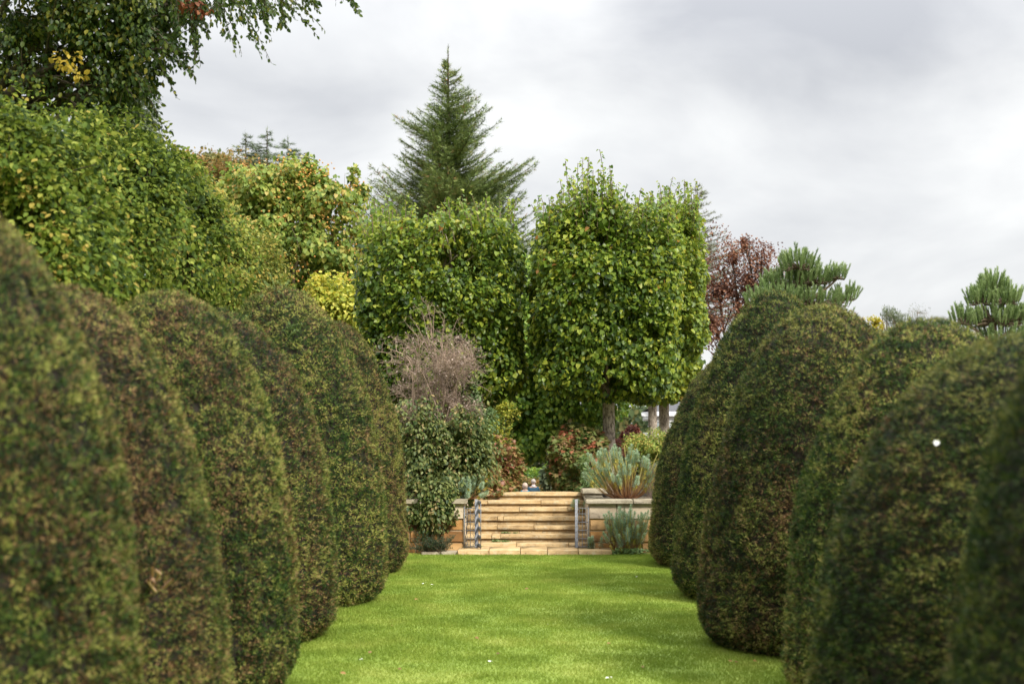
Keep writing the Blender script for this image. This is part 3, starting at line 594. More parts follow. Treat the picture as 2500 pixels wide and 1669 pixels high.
# beech overhead at top left with hanging sprays
by = 18.0
bt = thing('beech_tree', (-7.4, 18.4, 0), 'dark beech reaching in at top left with drooping sprays against the sky', 'tree')
m = Mesh(); limb(m, (-7.4, 18.4, -.1), (-7.2, 18.4, 5.5), .30, .24, 12, .02)
bc = CP([(60, 60, 1.0, .9), (200, 20, 1.0, .7), (330, 30, .75, .55), (120, 190, .8, .55), (-60, 200, 1.0, 1.0), (260, 120, .6, .45), (410, 10, .45, .3), (200, 230, .5, .35), (280, 185, .35, .25), (330, 110, .5, .4), (100, -120, 1.5, .8), (350, -150, 1.4, .7), (40, 290, .6, .3), (380, 80, .25, .3)], by)
for c in bc:
    p = limb(m, (-7.2, 18.4, 5.5 + R.uniform(-1, .3)), c[:3], .09, .02, 6)
    for _ in range(5):
        d = rdir(1)[0]; limb(m, p[random.randint(3, 6)], np.array(c[:3]) + d * np.array(c[3:6]), .018, .004, 4, .15, 5)
lv = Mesh(); cloud(lv, bc, 60000, .066, LEAF, gap=.04, gscale=1.9, droop=.8, shell=.4, rough=.35)
rust = Mesh(); yel = Mesh()
sprays = [((300, 150), (400, 318)), ((340, 100), (433, 240)), ((380, 70), (478, 196)), ((300, 200), (352, 300)), ((250, 230), (300, 330)), ((450, -20), (490, 160)), ((480, 20), (478, 150)), ((520, -20), (575, 132)), ((555, -20), (636, 137)),
          ((600, -30), (632, 70)), ((640, -30), (792, 74)), ((680, -10), (700, 70)), ((640, -20), (655, 72)), ((720, -40), (772, 26)), ((810, -50), (876, 36)), ((500, -40), (600, 10)), ((430, 0), (440, 110)), ((400, 0), (420, 130)), ((390, 120), (480, 150)),
          ((180, 250), (240, 340)), ((330, 170), (380, 250)), ((440, -30), (470, 60)), ((540, -20), (530, 60)), ((460, -20), (510, 90))]
for (a, b) in sprays:
    for rep in range(2):
        yy = by + R.uniform(-.7, .4); A = PX(*a, yy) + R.normal(0, .04, 3) * rep; B = PX(*b, yy) + R.normal(0, .07, 3) * rep
        s = np.linspace(0, 1, 22)[:, None]; bow = np.array([0, 0, .10]) * np.linalg.norm(B - A)
        pts = A + (B - A) * s + bow * 4 * s * (1 - s); m.tube(pts[::3], np.linspace(.007, .0025, len(pts[::3])), 4)
        dirm = norm((B - A)[None])[0]
        for j in range(1, 22):
            side = norm(np.cross(dirm, rdir(1)[0])[None])[0]; sg = side * (1 if j % 2 else -1)
            if j < 17 and R.random() < .5 * (1 - rep * .4):      # side twig
                ln = R.uniform(.10, .26) * (1.1 - j / 22); e_ = pts[j] + (dirm * .7 + sg * .7 + [0, 0, -.3]) * ln; k = 5
                tp = pts[j] + (e_ - pts[j]) * np.linspace(.2, 1, k)[:, None]; m.tube([pts[j], e_], .0022, 3); sd2 = rdir(k) * .7 + dirm * .6 + [0, 0, -.5]
                lv.scatter(*LEAF, tp, sd2, rdir(k), R.uniform(.045, .068, k), 0, np.clip(R.normal(.45, .2, k), 0, 1))
            lv.scatter(*LEAF, pts[j:j + 1], (dirm * .6 + sg * .8 + [0, 0, -.4])[None], rdir(1) + [0, -.6, 0], R.uniform(.05, .072, 1), 0, np.clip(R.normal(.45, .2, 1), 0, 1))
cloud(rust, CP([(485, 22, .10, .12), (510, 30, .07, .06), (450, 12, .06, .05)], by - .5), 90, .075, droop=1.0, shell=.5)
cloud(yel, CP([(165, 150, .14, .10), (195, 185, .05, .04)], by - 1.2), 60, .075, shell=.5)
m.build('trunk', MT['bark_dark'], bt); lv.build('crown', MT['beech'], bt); rust.build('rusty_leaves', MT['beech_rust'], bt); yel.build('yellow_leaves', MT['beech_yellow'], bt)

# yellow-green fruiting tree, left of centre
cl = CP([(620, 470, .9, .75), (700, 450, .8, .7), (790, 470, .9, .8), (640, 590, 1.1, 1.0), (760, 590, 1.1, .9), (850, 560, .6, .8), (690, 700, 1.2, .9), (820, 690, .9, .8), (885, 465, .22, .3), (757, 410, .18, .28), (860, 430, .25, .35), (600, 690, .8, .8)], 40)
ft = tree('fruiting_tree', 'broad yellow green tree speckled with orange fruit left of the lime', 'tree', cl, (-6.0, 40.3, -.4), 42000, .13, MT['fruit_tree'], MT['bark_tan'], HEART, .13, droop=.9, gap=.22, shell=.4, rough=.3)
m = Mesh(); C = np.array(cl); n = 3800; k = R.choice(len(C), n, p=C[:, 3] ** 2 / (C[:, 3] ** 2).sum()); d = rdir(n); P = C[k, :3] + d * C[k, 3:6] * R.uniform(.75, 1.12, n)[:, None]; g = fbm(P * 2.5, 2); P = P[g > .18]; m.scatter(*OCTA, P, rdir(len(P)), rdir(len(P)), R.uniform(.045, .08, len(P)))
tag(m.build('fruit_clusters', MT['fruit'], ft), kind='stuff')
tree('golden_shrub', 'bright golden shrub under the fruiting tree beside the tallest left yew', 'shrub', CP([(820, 745, .7, .6), (860, 770, .6, .5), (900, 830, .6, .6), (780, 720, .5, .5), (860, 850, .8, .8)], 34), (-4.0, 34.3, .8), 15000, .095, MT['yellowgreen'], MT['bark_tan'], HEART, .06, droop=.6, gap=.3, shell=.35, rough=.25)

# farther trees on the left
tree('autumn_tree', 'brown orange autumn tree top left of the two cedars', 'tree', CP([(470, 410, 1.6, 1.2), (430, 440, 1.5, 1.1), (530, 440, 1.4, 1.1), (500, 500, 2.2, 1.6), (400, 480, 1.4, 1.3)], 62), (-13.5, 62, -1.7), 30000, .17, MT['autumn'], MT['bark_dark'], tr=.3, gap=.15, shell=.45, rough=.4)
tree('autumn_tree', 'orange tinged tree just below the feathery cedar tops', 'tree', CP([(620, 440, 1.2, 1.1), (665, 465, 1.0, .9), (575, 470, 1.2, 1.1), (620, 520, 1.8, 1.5)], 58), (-10.6, 58, -1.7), 26000, .16, MT['autumn'], MT['bark_dark'], tr=.3, gap=.15, shell=.45, rough=.35)
tree('woodland_tree', 'soft green tree filling the gap behind the leafy screen on the left', 'tree', CP([(430, 560, 1.6, 1.8), (540, 570, 1.6, 1.6), (500, 660, 2.2, 2.2), (620, 620, 1.8, 1.8), (380, 500, 1.2, 1.4)], 50), (-10.5, 50, -1.7), 42000, .14, MT['mixed_green'], MT['bark_dark'], tr=.25, gap=.4, shell=.35)
tree('distant_tree', 'hazy grey green treetop between the beech and the leafy screen', 'tree', CP([(325, 290, 1.1, 1.5), (280, 340, 1.3, 1.3), (350, 345, .9, 1.3), (300, 420, 1.6, 1.6), (230, 300, 1.2, 1.4)], 75), (-19.5, 75, -1.7), 20000, .20, MT['grey_green'], MT['bark_dark'], tr=.3, gap=.3, shell=.4)

# ------------------------------------------------------------------ conifers
def conifer(name, label, apex, base_z, hw, zlow, mat, nb=170, ts=.12, up=.25, droop=0., fill=1., group=None, lean=0, bare=.12, pw=.9, extra=(), tuft=TUFT):
    """hw: half width at zlow. whorled limbs, each a flat fan of needle-clad shoots with upturned tips"""
    ax, ay, az = apex; t = thing(name, (ax, ay, base_z), label, 'conifer', group); m = Mesh()
    m.tube([(ax, ay, base_z - .1), (ax, ay, (base_z + az) / 2), (ax, ay, az)], [.02 * (az - base_z) + .03, .012 * (az - base_z), .012], 8)
    Pn, Dn = [], []
    for i in range(nb + len(extra)):
        if i < nb:
            f = ((i + .5) / nb) ** .8; z = az - bare * .35 - (az - zlow) * f * .995; a = R.uniform(0, 2 * math.pi); L_ = hw * f ** pw * R.uniform(.55, 1.10) * (1 + .36 * float(vnoise(np.array([[math.cos(a) * 1.3 + ax, math.sin(a) * 1.3, z * .9]]))[0])) + .12
        else: z, L_, a = extra[i - nb]; f = (az - z) / (az - zlow)
        d = np.array([math.cos(a), math.sin(a), 0]); k = max(5, int(L_ / .09)); s = np.linspace(0, 1, k)[:, None]
        pts = np.array([ax, ay, z]) + d * L_ * s + np.array([0, 0, 1.]) * L_ * (up * s ** 2 - droop * s + .10 * s)
        m.tube(pts[::3] if k > 7 else pts, np.linspace(.010 + L_ * .009, .006, len(pts[::3] if k > 7 else pts)), 4)
        side = np.array([-d[1], d[0], 0])
        for j in range(1, k):
            sj = s[j, 0]; nsh = 2 if j < k - 1 else 1
            for q_ in range(nsh):
                sl = (.05 + .30 * L_ * (1 - sj) ** .8) * R.uniform(.5, 1.1); sg = 1 if q_ else -1
                sd_ = norm((d * .75 + side * sg * R.uniform(.5, 1.1) + [0, 0, R.normal(.12 - droop, .22)])[None])[0]
                kk = max(2, int(sl / (ts * .42) * fill)); sp = pts[j] + sd_ * sl * np.linspace(0, 1, kk)[:, None]; Pn.append(sp); Dn.append(np.repeat(sd_[None], kk, 0))
        Pn.append(pts[k // 3:]); Dn.append(np.repeat(norm((d + [0, 0, up * 1.4])[None]), len(pts[k // 3:]), 0))
    zz = np.linspace(az - 1.6, az, 16); Pn.append(np.stack([np.full(16, ax), np.full(16, ay), zz], 1)); Dn.append(np.tile([0, 0, 1.], (16, 1)))
    P = np.concatenate(Pn); D = np.concatenate(Dn); n = len(P)
    lv = Mesh(); lv.scatter(tuft[0], tuft[1], P + R.normal(0, .01, (n, 3)), D + R.normal(0, .35, (n, 3)) + [0, 0, .1], np.array([0, 0, 1.]) + rdir(n) * .8, R.uniform(.7, 1.2, n) * ts, 0)
    m.build('trunk', MT['bark_dark'], t); lv.build('crown', mat, t); return t
a = PX(1094, 112, 60)
conifer('fir_tree', 'tall pointed fir towering behind the left lime', a, -1.7, 4.6, PX(0, 700, 60)[2], MT['fir'], nb=440, ts=.20, up=.34, pw=.98, fill=1.35, bare=1.8,
        extra=[(PX(0, 420, 60)[2] - .8, 2.6, -.25), (PX(0, 430, 60)[2] - .8, 2.5, -.5), (PX(0, 510, 60)[2] - .8, 3.1, -.15), (PX(0, 560, 60)[2] - .8, 3.6, -.1), (PX(0, 590, 60)[2] - .5, 3.6, .1), (PX(0, 500, 60)[2] - .3, 2.8, 3.3)])
cg = 'feathery cedar tops on the left skyline'
a = PX(600, 325, 75); conifer('cedar_tree', 'feathery cedar top, leftmost of the three on the skyline', a, -1.7, 3.3, PX(0, 520, 75)[2], MT['cedar'], nb=70, ts=.24, up=.0, droop=.12, fill=1.0, group=cg)
a = PX(652, 316, 75); conifer('cedar_tree', 'feathery cedar top, the middle and tallest of the three on the skyline', a, -1.7, 3.3, PX(0, 520, 75)[2], MT['cedar'], nb=70, ts=.24, up=.0, droop=.12, fill=1.0, group=cg)
a = PX(703, 340, 78); conifer('cedar_tree', 'feathery cedar top standing apart, rightmost of the three on the skyline', a, -1.7, 3.3, PX(0, 520, 78)[2], MT['cedar'], nb=70, ts=.24, up=.0, droop=.10, fill=1.0, group=cg)
a = PX(1702, 452, 62); conifer('larch_tree', 'thin pale larch showing between the yellowing lime and copper beech', a, -1.7, 2.6, PX(0, 800, 62)[2], MT['larch'], nb=150, ts=.17, up=.2, fill=.8, tuft=SPRIG)

def pine(label, apex, base_z, y, lobes, nshoot):
    t = thing('pine_tree', (apex[0], y, base_z), label, 'pine', 'pines behind the right hand yews'); m = Mesh(); lv = Mesh()
    m.tube([(apex[0], y, base_z - .1), (apex[0] + .1, y, (apex[2] + base_z) / 2), (apex[0], y, apex[2] - .4)], [.2, .13, .04], 8)
    for (cx, cy_, cz, rx, ry, rz, wgt) in lobes:
        c = np.array([cx, cy_, cz]); limb(m, (apex[0], y, max(base_z + 1, cz - rz - abs(cx - apex[0]) * .4)), c, .07, .03, 6)
        for _ in range(int(nshoot * wgt)):
            d = rdir(1)[0]; d[2] = abs(d[2]) * .9 - .25; p0 = c + d * np.array([rx, ry, rz]) * R.uniform(.55, 1.0)
            ax = norm((np.array([d[0] * .35, d[1] * .35, 1.0]) + R.normal(0, .09, 3))[None])[0]; ln = R.uniform(.24, .46)
            limb(m, c + (p0 - c) * .2, p0, .018, .012, 4, .1, 4); k = 70; s = np.linspace(0, 1, k) ** .9; a_ = np.arange(k) * 2.4
            e1 = norm(np.cross(ax, [.3, .9, .1])[None])[0]; e2 = np.cross(ax, e1); rad = np.cos(a_)[:, None] * e1 + np.sin(a_)[:, None] * e2
            lv.scatter([(-.09, 0, 0), (.09, 0, 0), (0, 1, 0)], [(0, 1, 2)], p0 + ax * (s * ln)[:, None], rad * .55 + ax * 1.0, rdir(k), .095, 0, np.clip(R.normal(.15 + .6 * R.random(), .15, k) + s * .15, 0, 1))
    m.build('trunk', MT['bark_tan'], t); lv.build('crown', MT['pine'], t)
def lob(lst, y): return [(*PX(px, py, y + R.uniform(-.4, .4)), rx, rx, rz, w_) for px, py, rx, rz, w_ in lst]
pine('spreading pine with upright candles between the copper beech and right yews', PX(1955, 600, 46), -1.7, 46, lob([(1950, 655, .55, .55, 1), (1925, 700, .9, .5, 1.6), (1985, 690, .7, .5, 1.2), (2045, 680, .28, .25, .35), (2065, 730, .35, .25, .4), (1890, 740, .9, .5, 1.3), (1980, 745, 1.2, .5, 1.7), (1960, 790, 1.5, .5, 1.5)], 46), 90)
pine('compact pine at the far right edge above the yews', PX(2425, 655, 44), -1.7, 44, lob([(2425, 710, .40, .50, 1), (2395, 740, .5, .4, .9), (2455, 740, .5, .4, .9), (2350, 790, .35, .35, .5), (2430, 790, .9, .45, 1.6), (2490, 780, .4, .4, .6), (2440, 840, 1.2, .5, 1.5)], 44), 85)

# right background trees
tree('copper_beech', 'loose reddish brown copper beech right of the limes', 'tree', CP([(1790, 640, .9, 1.1), (1750, 700, 1.2, 1.1), (1830, 690, .7, .8), (1880, 660, .5, .7), (1820, 770, 1.4, 1.1), (1740, 790, 1.0, 1.0), (1815, 590, .35, .5), (1860, 620, .3, .35), (1890, 700, .5, .6)], 50), (7.3, 50.3, -1.7), 19000, .085, MT['copper'], MT['bark_dark'], tr=.16, gap=.15, gscale=1.8, shell=.5, rough=.45, twigs=7)
tree('yellow_tree', 'small yellow treetop peeping between two right hand yews', 'tree', CP([(2135, 790, .35, .28), (2110, 785, .3, .25), (2140, 830, .8, .5)], 55), (12.6, 55, -1.7), 5000, .10, MT['yellow_shrub'], MT['bark_tan'], tr=.08, shell=.4)
m_t = tree('willow', 'olive grey treetop of upright twigs beside the small yellow tree', 'tree', CP([(2180, 775, .35, .35), (2200, 790, .4, .3), (2190, 830, .9, .5), (2165, 770, .2, .3)], 52), (12.7, 52, -1.7), 5000, .11, MT['grey_green'], MT['bark_tan'], NARROW, .08, droop=-1.2, shell=.5, twigs=14, gap=.1)
tree('bare_twigged_tree', 'thin sparse treetop right of the olive grey one', 'tree', CP([(2240, 765, .40, .35), (2260, 790, .4, .3), (2240, 830, .8, .5)], 52), (13.5, 52, -1.7), 1500, .07, MT['grey_green'], MT['bark_tan'], NARROW, .05, droop=-.5, shell=.5, twigs=30, gap=.1)
# far wood
m = Mesh(); n = 60000; P = np.stack([R.uniform(-60, 60, n), R.uniform(84, 92, n), np.zeros(n)], 1); top_ = 4.6 + 1.2 * vnoise(P * .25)
P[:, 2] = -1.7 + (top_) * R.random(n) ** .7; m.scatter(LEAF[0], LEAF[1], P, rdir(n), rdir(n) + [0, -.5, .5], R.uniform(.3, .55, n))
tag(m.build('distant_wood', MT['wood_far']), 'far off band of woodland low behind the garden', 'wood', kind='stuff')

# white glazed building behind the trunks
g = thing('white_building', (6.3, 62, -1.7), 'white framed glazed building glimpsed behind the right lime trunks', 'building')
m = Mesh(); m.box((4.95, 60, -1.7), (11, 64, 1.75)); m.build('wall', MT['white'], g)
m = Mesh(); m.box((4.9, 59.86, 2.42), (11.1, 64.1, 2.62), 0, .5, .02); m.box((4.95, 60.0, 2.25), (11.0, 64, 2.41)); m.build('fascia', MT['white'], g)
m = Mesh(); m.add([(4.9, 59.9, 2.63), (11.1, 59.9, 2.63), (11.1, 64.1, 2.63), (4.9, 64.1, 2.63), (6, 62, 3.3), (10, 62, 3.3)], [(0, 1, 5, 4), (2, 3, 4, 5)]); m.F4 and m.n; m.build('roof', MT['slate'], g)
for k in range(5):
    x0 = 5.02 + k * 1.2; f = Mesh(); f.box((x0, 59.98, 1.76), (x0 + .08, 60.06, 2.24)); f.box((x0 + 1.1, 59.98, 1.76), (x0 + 1.18, 60.06, 2.24)); f.box((x0, 59.98, 2.20), (x0 + 1.18, 60.07, 2.245)); fo = f.build('window_frame', MT['white'], g)
    p_ = Mesh(); p_.box((x0 + .08, 60.0, 1.76), (x0 + 1.1, 60.03, 2.24)); po = p_.build('pane', MT['glass']); po.parent = fo; po.location = -np.array(g.location)

# ------------------------------------------------------------------ shrubs and border plants
def shrub(name, label, cat, clumps, base, n, size, leaf, barkm=None, **kw):
    return tree(name, label, cat, clumps, base, n, size, leaf, barkm or MT['bark_dark'], kw.pop('tmpl', LEAF), kw.pop('tr', .03), crown_name='foliage', **kw)
# dead twiggy bush
t = thing('dead_bush', (-1.75, 27.0, .86), 'bare tangle of brown dead twigs above the trailing olive shrub', 'bush'); m = Mesh(); lf = Mesh()
def grow(p, d, ln, r, lev):
    k = 5; pts = [np.array(p, float)]; dd = np.array(d, float)
    for _ in range(k - 1):
        dd = norm((dd + R.normal(0, .28, 3) + [0, 0, .03])[None])[0]; pts.append(pts[-1] + dd * ln / (k - 1))
    m.tube(pts, np.linspace(r, r * .6, k), 4 if lev < 2 else 3)
    if lev >= 3:
        if R.random() < .16: lf.scatter(*LEAF, pts[-1][None], dd[None] + [0, 0, -.6], rdir(1), R.uniform(.03, .05, 1), 0)
        return
    for j in range((6, 6, 5)[lev]):
        q_ = pts[random.randint(1, k - 1)]; nd = norm((dd * .6 + rdir(1)[0] * .95)[None])[0]; grow(q_, nd, ln * R.uniform(.45, .72), r * .55, lev + 1)
for k in range(30):
    a = np.array([-1.75 + R.normal(0, .18), 27.0 + R.normal(0, .15), .9]); tgt = PX(R.uniform(962, 1160), R.uniform(770, 1010), 26.8 + R.uniform(-.5, .4)); tgt = tgt + [0, 0, 0]
    v = tgt - a; mid = a + v * .72; limb(m, a, mid, .013, .009, 5, .06, 5); grow(mid, norm(v[None])[0], .55, .012, 0)
for px, py in ((1030, 760), (1050, 775), (1085, 770), (1015, 790), (1175, 905), (1000, 800), (1042, 745), (1062, 752), (1110, 795), (1132, 835), (1152, 868), (980, 832), (965, 870), (1095, 815), (1180, 945)):
    e_ = PX(px, py, 27); s_ = PX(1070, 900, 27); pts = limb(m, s_, e_, .008, .004, 4, .05)
    for j in range(2, 7): grow(pts[j], norm((e_ - s_)[None] + rdir(1) * .6)[0], .2, .004, 2)
m.build('twigs', MT['twig_dead'], t); lf.build('dry_leaves', MT['lavender'], t)
# trailing olive shrub over the left wall
shrub('trailing_shrub', 'olive green climber tumbling over the left wall beside the steps', 'shrub',
      CP([(1060, 1090, .70, .62, .5), (1010, 1150, .5, .7, .4), (1100, 1130, .5, .5, .5), (1040, 1200, .5, .5, .35, -.5), (1100, 1180, .42, .42, .35, -.2), (1050, 1250, .30, .30, .2, -.9), (1010, 1240, .32, .32, .25, -.8), (1075, 1215, .28, .32, .2, -.8), (990, 1060, .45, .5), (1130, 1060, .35, .35), (1085, 1045, .5, .25), (1150, 1120, .3, .5), (1140, 1190, .22, .25)], 26.3),
      (-1.7, 26.2, .86), 40000, .070, MT['climber'], droop=1.0, gap=.12, gscale=3.0, shell=.32, rough=.5, twigs=9)
shrub('tall_spray_shrub', 'wispy blue green shoots rising right of the dead twiggy bush', 'shrub', CP([(1165, 1010, .2, .45), (1180, 1080, .2, .4), (1160, 950, .14, .35), (1195, 1010, .14, .25), (1170, 1130, .2, .3)], 26.9), (-.85 - .35, 27, .86), 2600, .055, MT['bluegreen'], gap=.1, shell=.55, droop=.1, rough=.4, twigs=8)
shrub('yellow_shrub', 'small yellow green shrub right of the dead twiggy bush', 'shrub', CP([(1222, 1030, .26, .26), (1240, 1002, .22, .15), (1207, 1060, .22, .22), (1230, 1070, .20, .16), (1257, 1012, .13, .12), (1190, 1060, .25, .25)], 28.4), (-.85, 28.5, .86), 7500, .045, MT['yellowgreen'], gap=.25, shell=.35, rough=.3, droop=.1, twigs=6)
shrub('bronze_shrub', 'red and bronze leaved shrub sloping down to the left of the walkers', 'shrub', CP([(1200, 1100, .26, .26), (1212, 1140, .28, .26), (1228, 1178, .22, .18), (1195, 1170, .4, .3), (1180, 1110, .25, .3)], 27.9), (-.85, 28.0, .86), 8500, .075, MT['maroon'], gap=.12, shell=.4, rough=.5, tmpl=LOBED)
shrub('currant_shrub', 'small shrub with yellow and orange lobed leaves above the left spurge', 'shrub', CP([(1180, 1150, .14, .14), (1190, 1170, .12, .1), (1170, 1130, .1, .1)], 27.7), (-.8, 27.9, .86), 800, .06, MT['yellow_shrub'], gap=.5, tmpl=LOBED, tr=.012)
shrub('low_plant', 'low mound of green leaves at the top left of the steps', 'plant', CP([(1225, 1195, .22, .10), (1195, 1192, .14, .10), (1250, 1198, .12, .06)], 29), (-.5, 29, .86), 1600, .04, MT['weed'], tr=.01)
shrub('hydrangea', 'big rounded hydrangea with bronze and green lobed leaves right of the walkers', 'shrub', CP([(1396, 1100, .44, .42), (1390, 1140, .36, .40), (1425, 1130, .42, .45), (1405, 1065, .34, .2), (1388, 1184, .26, .20), (1420, 1180, .40, .25), (1440, 1090, .3, .3)], 28.6), (.9, 28.8, .86), 15000, .105, MT['bronze'], gap=.55, shell=.25, rough=.2, tmpl=LOBED, droop=.5)
shrub('red_shrub', 'low crimson leaved shrub between the pale trunk and the back trunks', 'shrub', CP([(1540, 1065, .28, .22), (1515, 1090, .32, .25), (1565, 1080, .25, .2), (1462, 1092, .2, .22), (1450, 1110, .16, .16)], 30.2), (1.9, 30.4, .8), 7500, .055, MT['red'], gap=.5, shell=.3, rough=.3, tmpl=LOBED)
shrub('golden_green_shrub', 'yellow green fine leaved shrub beside the farthest right yew', 'shrub', CP([(1600, 1090, .36, .28), (1570, 1110, .3, .3), (1640, 1090, .36, .3), (1610, 1140, .45, .4), (1560, 1080, .18, .15)], 27.4), (2.4, 27.6, .86), 15000, .04, MT['fruit_tree'], gap=.4, shell=.35, rough=.3)
shrub('vine_shoots', 'light green leafy shoots between the hydrangea and the big spurge', 'plant', CP([(1435, 1165, .14, .2), (1420, 1195, .14, .08), (1450, 1190, .12, .12), (1425, 1130, .1, .16)], 27.8), (1.1, 27.9, .86), 1500, .05, MT['weed'], gap=.3, tr=.01)
shrub('background_bush', 'mottled orange and green bush beyond the walkers', 'shrub', CP([(1270, 1180, .5, .35), (1300, 1185, .5, .3), (1335, 1190, .6, .35), (1240, 1190, .5, .3)], 60), (-.1, 60.3, -1.7), 9000, .11, MT['autumn'], gap=.4)
shrub('background_bush', 'dark green bush in the shade beyond the walkers', 'shrub', CP([(1310, 1160, .9, .3), (1250, 1150, .8, .4), (1370, 1150, .9, .5), (1210, 1150, .8, .6)], 64), (.6, 64.3, -1.7), 13000, .12, MT['lime_far'], gap=.5)
shrub('hosta', 'pale edged broad leaved plant beside the hydrangea', 'plant', CP([(1340, 1160, .16, .12), (1345, 1175, .18, .12)], 33), (.45, 33.1, -.1), 260, .16, MT['grey_green'], gap=.9, tr=.01)

def spurge(label, base, n, height, spread, hl=.16, lean=(0, 0), heads=1., tmin=.5):
    t = thing('spurge', base, label, 'plant', 'blue green spurges by the steps'); ms = Mesh(); lv = Mesh(); yl = Mesh(); b = np.array(base, float)
    for i in range(n):
        a = R.uniform(0, 2 * math.pi); rr_ = math.sqrt(R.random()); d = np.array([math.cos(a), math.sin(a) * .7, 0]) * rr_
        H = height * R.uniform(tmin, 1.0) * (1 - .25 * rr_); s = np.linspace(0, 1, 9)[:, None]
        pts = b + d * .06 + d * spread * (s ** .8) * R.uniform(.7, 1.1) + np.array([lean[0], lean[1], 0]) * s ** 1.5 + np.array([0, 0, 1.]) * H * (s ** (1 + .5 * rr_)) + R.normal(0, .006, (9, 3))
        for j in range(8): ms.tube(pts[j:j + 2], [.0055, .005], 4, 0, (.1, .15, .3, .5, .6, .8, .9, 1)[j])
        if R.random() > heads: continue
        # head: whorled narrow leaves over the last part of the stem
        ax = norm((pts[-1] - pts[-3])[None])[0]; k = 80; u = np.linspace(0, 1, k); p = pts[-1] - ax * (hl * (1 - u))[:, None] * R.uniform(.8, 1.2); an = np.arange(k) * 2.399
        e1 = norm(np.cross(ax, [.2, .9, .3])[None])[0]; e2 = np.cross(ax, e1); rad = np.cos(an)[:, None] * e1 + np.sin(an)[:, None] * e2
        lv.scatter(*SPEAR, p, rad * (1.0 - .5 * u)[:, None] + ax * (-.15 + 1.1 * u ** 1.5)[:, None], ax[None] + rdir(k) * .2, R.uniform(.045, .070, k), 0, np.clip(R.normal(.45, .15, k) + .2 * u, 0, 1))
        k = 20; u = R.random(k); p = pts[-1] - ax * (hl * (1.0 + .5 * u))[:, None]; an = R.uniform(0, 6.3, k); rad = np.cos(an)[:, None] * e1 + np.sin(an)[:, None] * e2
        yl.scatter(*NARROW, p, rad * .6 + [0, 0, -.8], rad, R.uniform(.04, .06, k), 0)
    ms.build('stems', MT['euph_stem'], t); lv.build('foliage', MT['euph'], t); yl.build('old_leaves', MT['euph_yel'], t); return t
spurge('big blue green spurge on the right wall, reddish stems fanning out', (1.72, 25.95, .86), 135, 1.02, .72, .14, (-.02, 0), .85, .40)
spurge('blue green spurge growing at the foot of the right wall', (1.68, 25.12, 0), 75, .93, .42, .18, (0, 0), 1, .40)
spurge('small spurge seedling at the corner of the right wall and bottom slab', (1.16, 25.3, .07), 7, .24, .06, .14, (0, 0), 1, .7)
spurge('spurge spilling over the left wall towards the open gate', (-.98, 25.85, .88), 20, .42, .30, .13, (.12, -.1), 1, .3)
spurge('tiny spurge on the upper steps above the right gate', (.93, 26.9, .70), 5, .13, .07, .09, (0, 0), 1, .6)
# spent lavender-like stems by the right yew
t = thing('spent_flowers', (2.35, 26.1, .86), 'greyish pink spent flower stems between the big spurge and the right yew', 'plant'); m = Mesh()
for k in range(60):
    p0 = np.array([2.25 + R.normal(0, .12), 26.0 + R.normal(0, .1), .86]); e_ = p0 + [R.normal(-.02, .12), R.normal(0, .1), R.uniform(.3, .72)]; m.tube([p0, (p0 + e_) / 2, e_], .003, 3, 0, .1)
    kk = 16; m.scatter(*NARROW, e_ - (e_ - p0) * (R.random(kk) * .35)[:, None], rdir(kk) + [0, 0, .5], rdir(kk), .028)
m.build('flower_stems', MT['lavender'], t)
# dark feathery plant at foot of left wall
t = thing('needle_plant', (-1.45, 25.15, 0), 'dark feathery low plant on the ground below the olive climber', 'plant'); m = Mesh()
for k in range(120):
    p0 = np.array([-1.6 + R.normal(0, .16), 25.2 + R.normal(0, .07), .01]); d = norm(np.array([R.normal(.1, .6), R.normal(-.1, .3), .75])[None])[0]; ln = R.uniform(.2, .52); s = np.linspace(0, 1, 24)[:, None]
    pts = p0 + d * ln * s + np.array([0, 0, -.08]) * s ** 2; m.tube(pts[::8], .003, 3, 0, 1.); m.scatter(*NARROW, np.repeat(pts[6:], 3, 0), d + rdir(54) * .9, rdir(54), .035, 0, R.uniform(0, .75, 54))
m.build('foliage', MT['rosemary'], t)
# low weeds
def weed(label, base, n, r, size, grp='small weeds around the steps', mat='weed'):
    t = Mesh(); P = np.array(base) + np.stack([R.normal(0, r, n), R.normal(0, r * .35, n), R.random(n) * r * .5], 1); d = rdir(n); d[:, 2] = abs(d[:, 2]) * .7
    t.scatter(*LEAF, P, d, [0, -.3, 1.] + rdir(n) * .5, size * R.uniform(.6, 1.2, n)); o = t.build('weed', MT[mat]); tag(o, label, 'weed', grp)
weed('patch of low green weeds at the lawn edge below the foot of the right spurge', (1.75, 24.98, .01), 420, .16, .05)
weed('straggly pale weeds just right of the bottom slab', (1.5, 25.05, .01), 110, .06, .045)
yS = lambda i: 25.60 + .33 * (i - 1)
zS = lambda i: HC - (nose_top[i - 1] - HY) * yS(i) / F
weed('tiny grey weed on the third step left of the centre', ((1232 - CX) * yS(2) / F, yS(3) - .02, zS(2)), 60, .03, .035)
weed('tiny grey weed on the third step near the middle', ((1258 - CX) * yS(2) / F, yS(3) - .02, zS(2)), 40, .022, .03)
weed('small weed on the second step, left one of the pair', ((1208 - CX) * yS(1) / F, yS(2) - .02, zS(1)), 70, .035, .035)
weed('small weed on the second step, right one of the pair', ((1232 - CX) * yS(1) / F, yS(2) - .02, zS(1)), 60, .033, .035)
weed('small tuft at the foot of the left gate on the slab', ((1172 - CX) * 25.5 / F, 25.5, .085), 30, .02, .03)

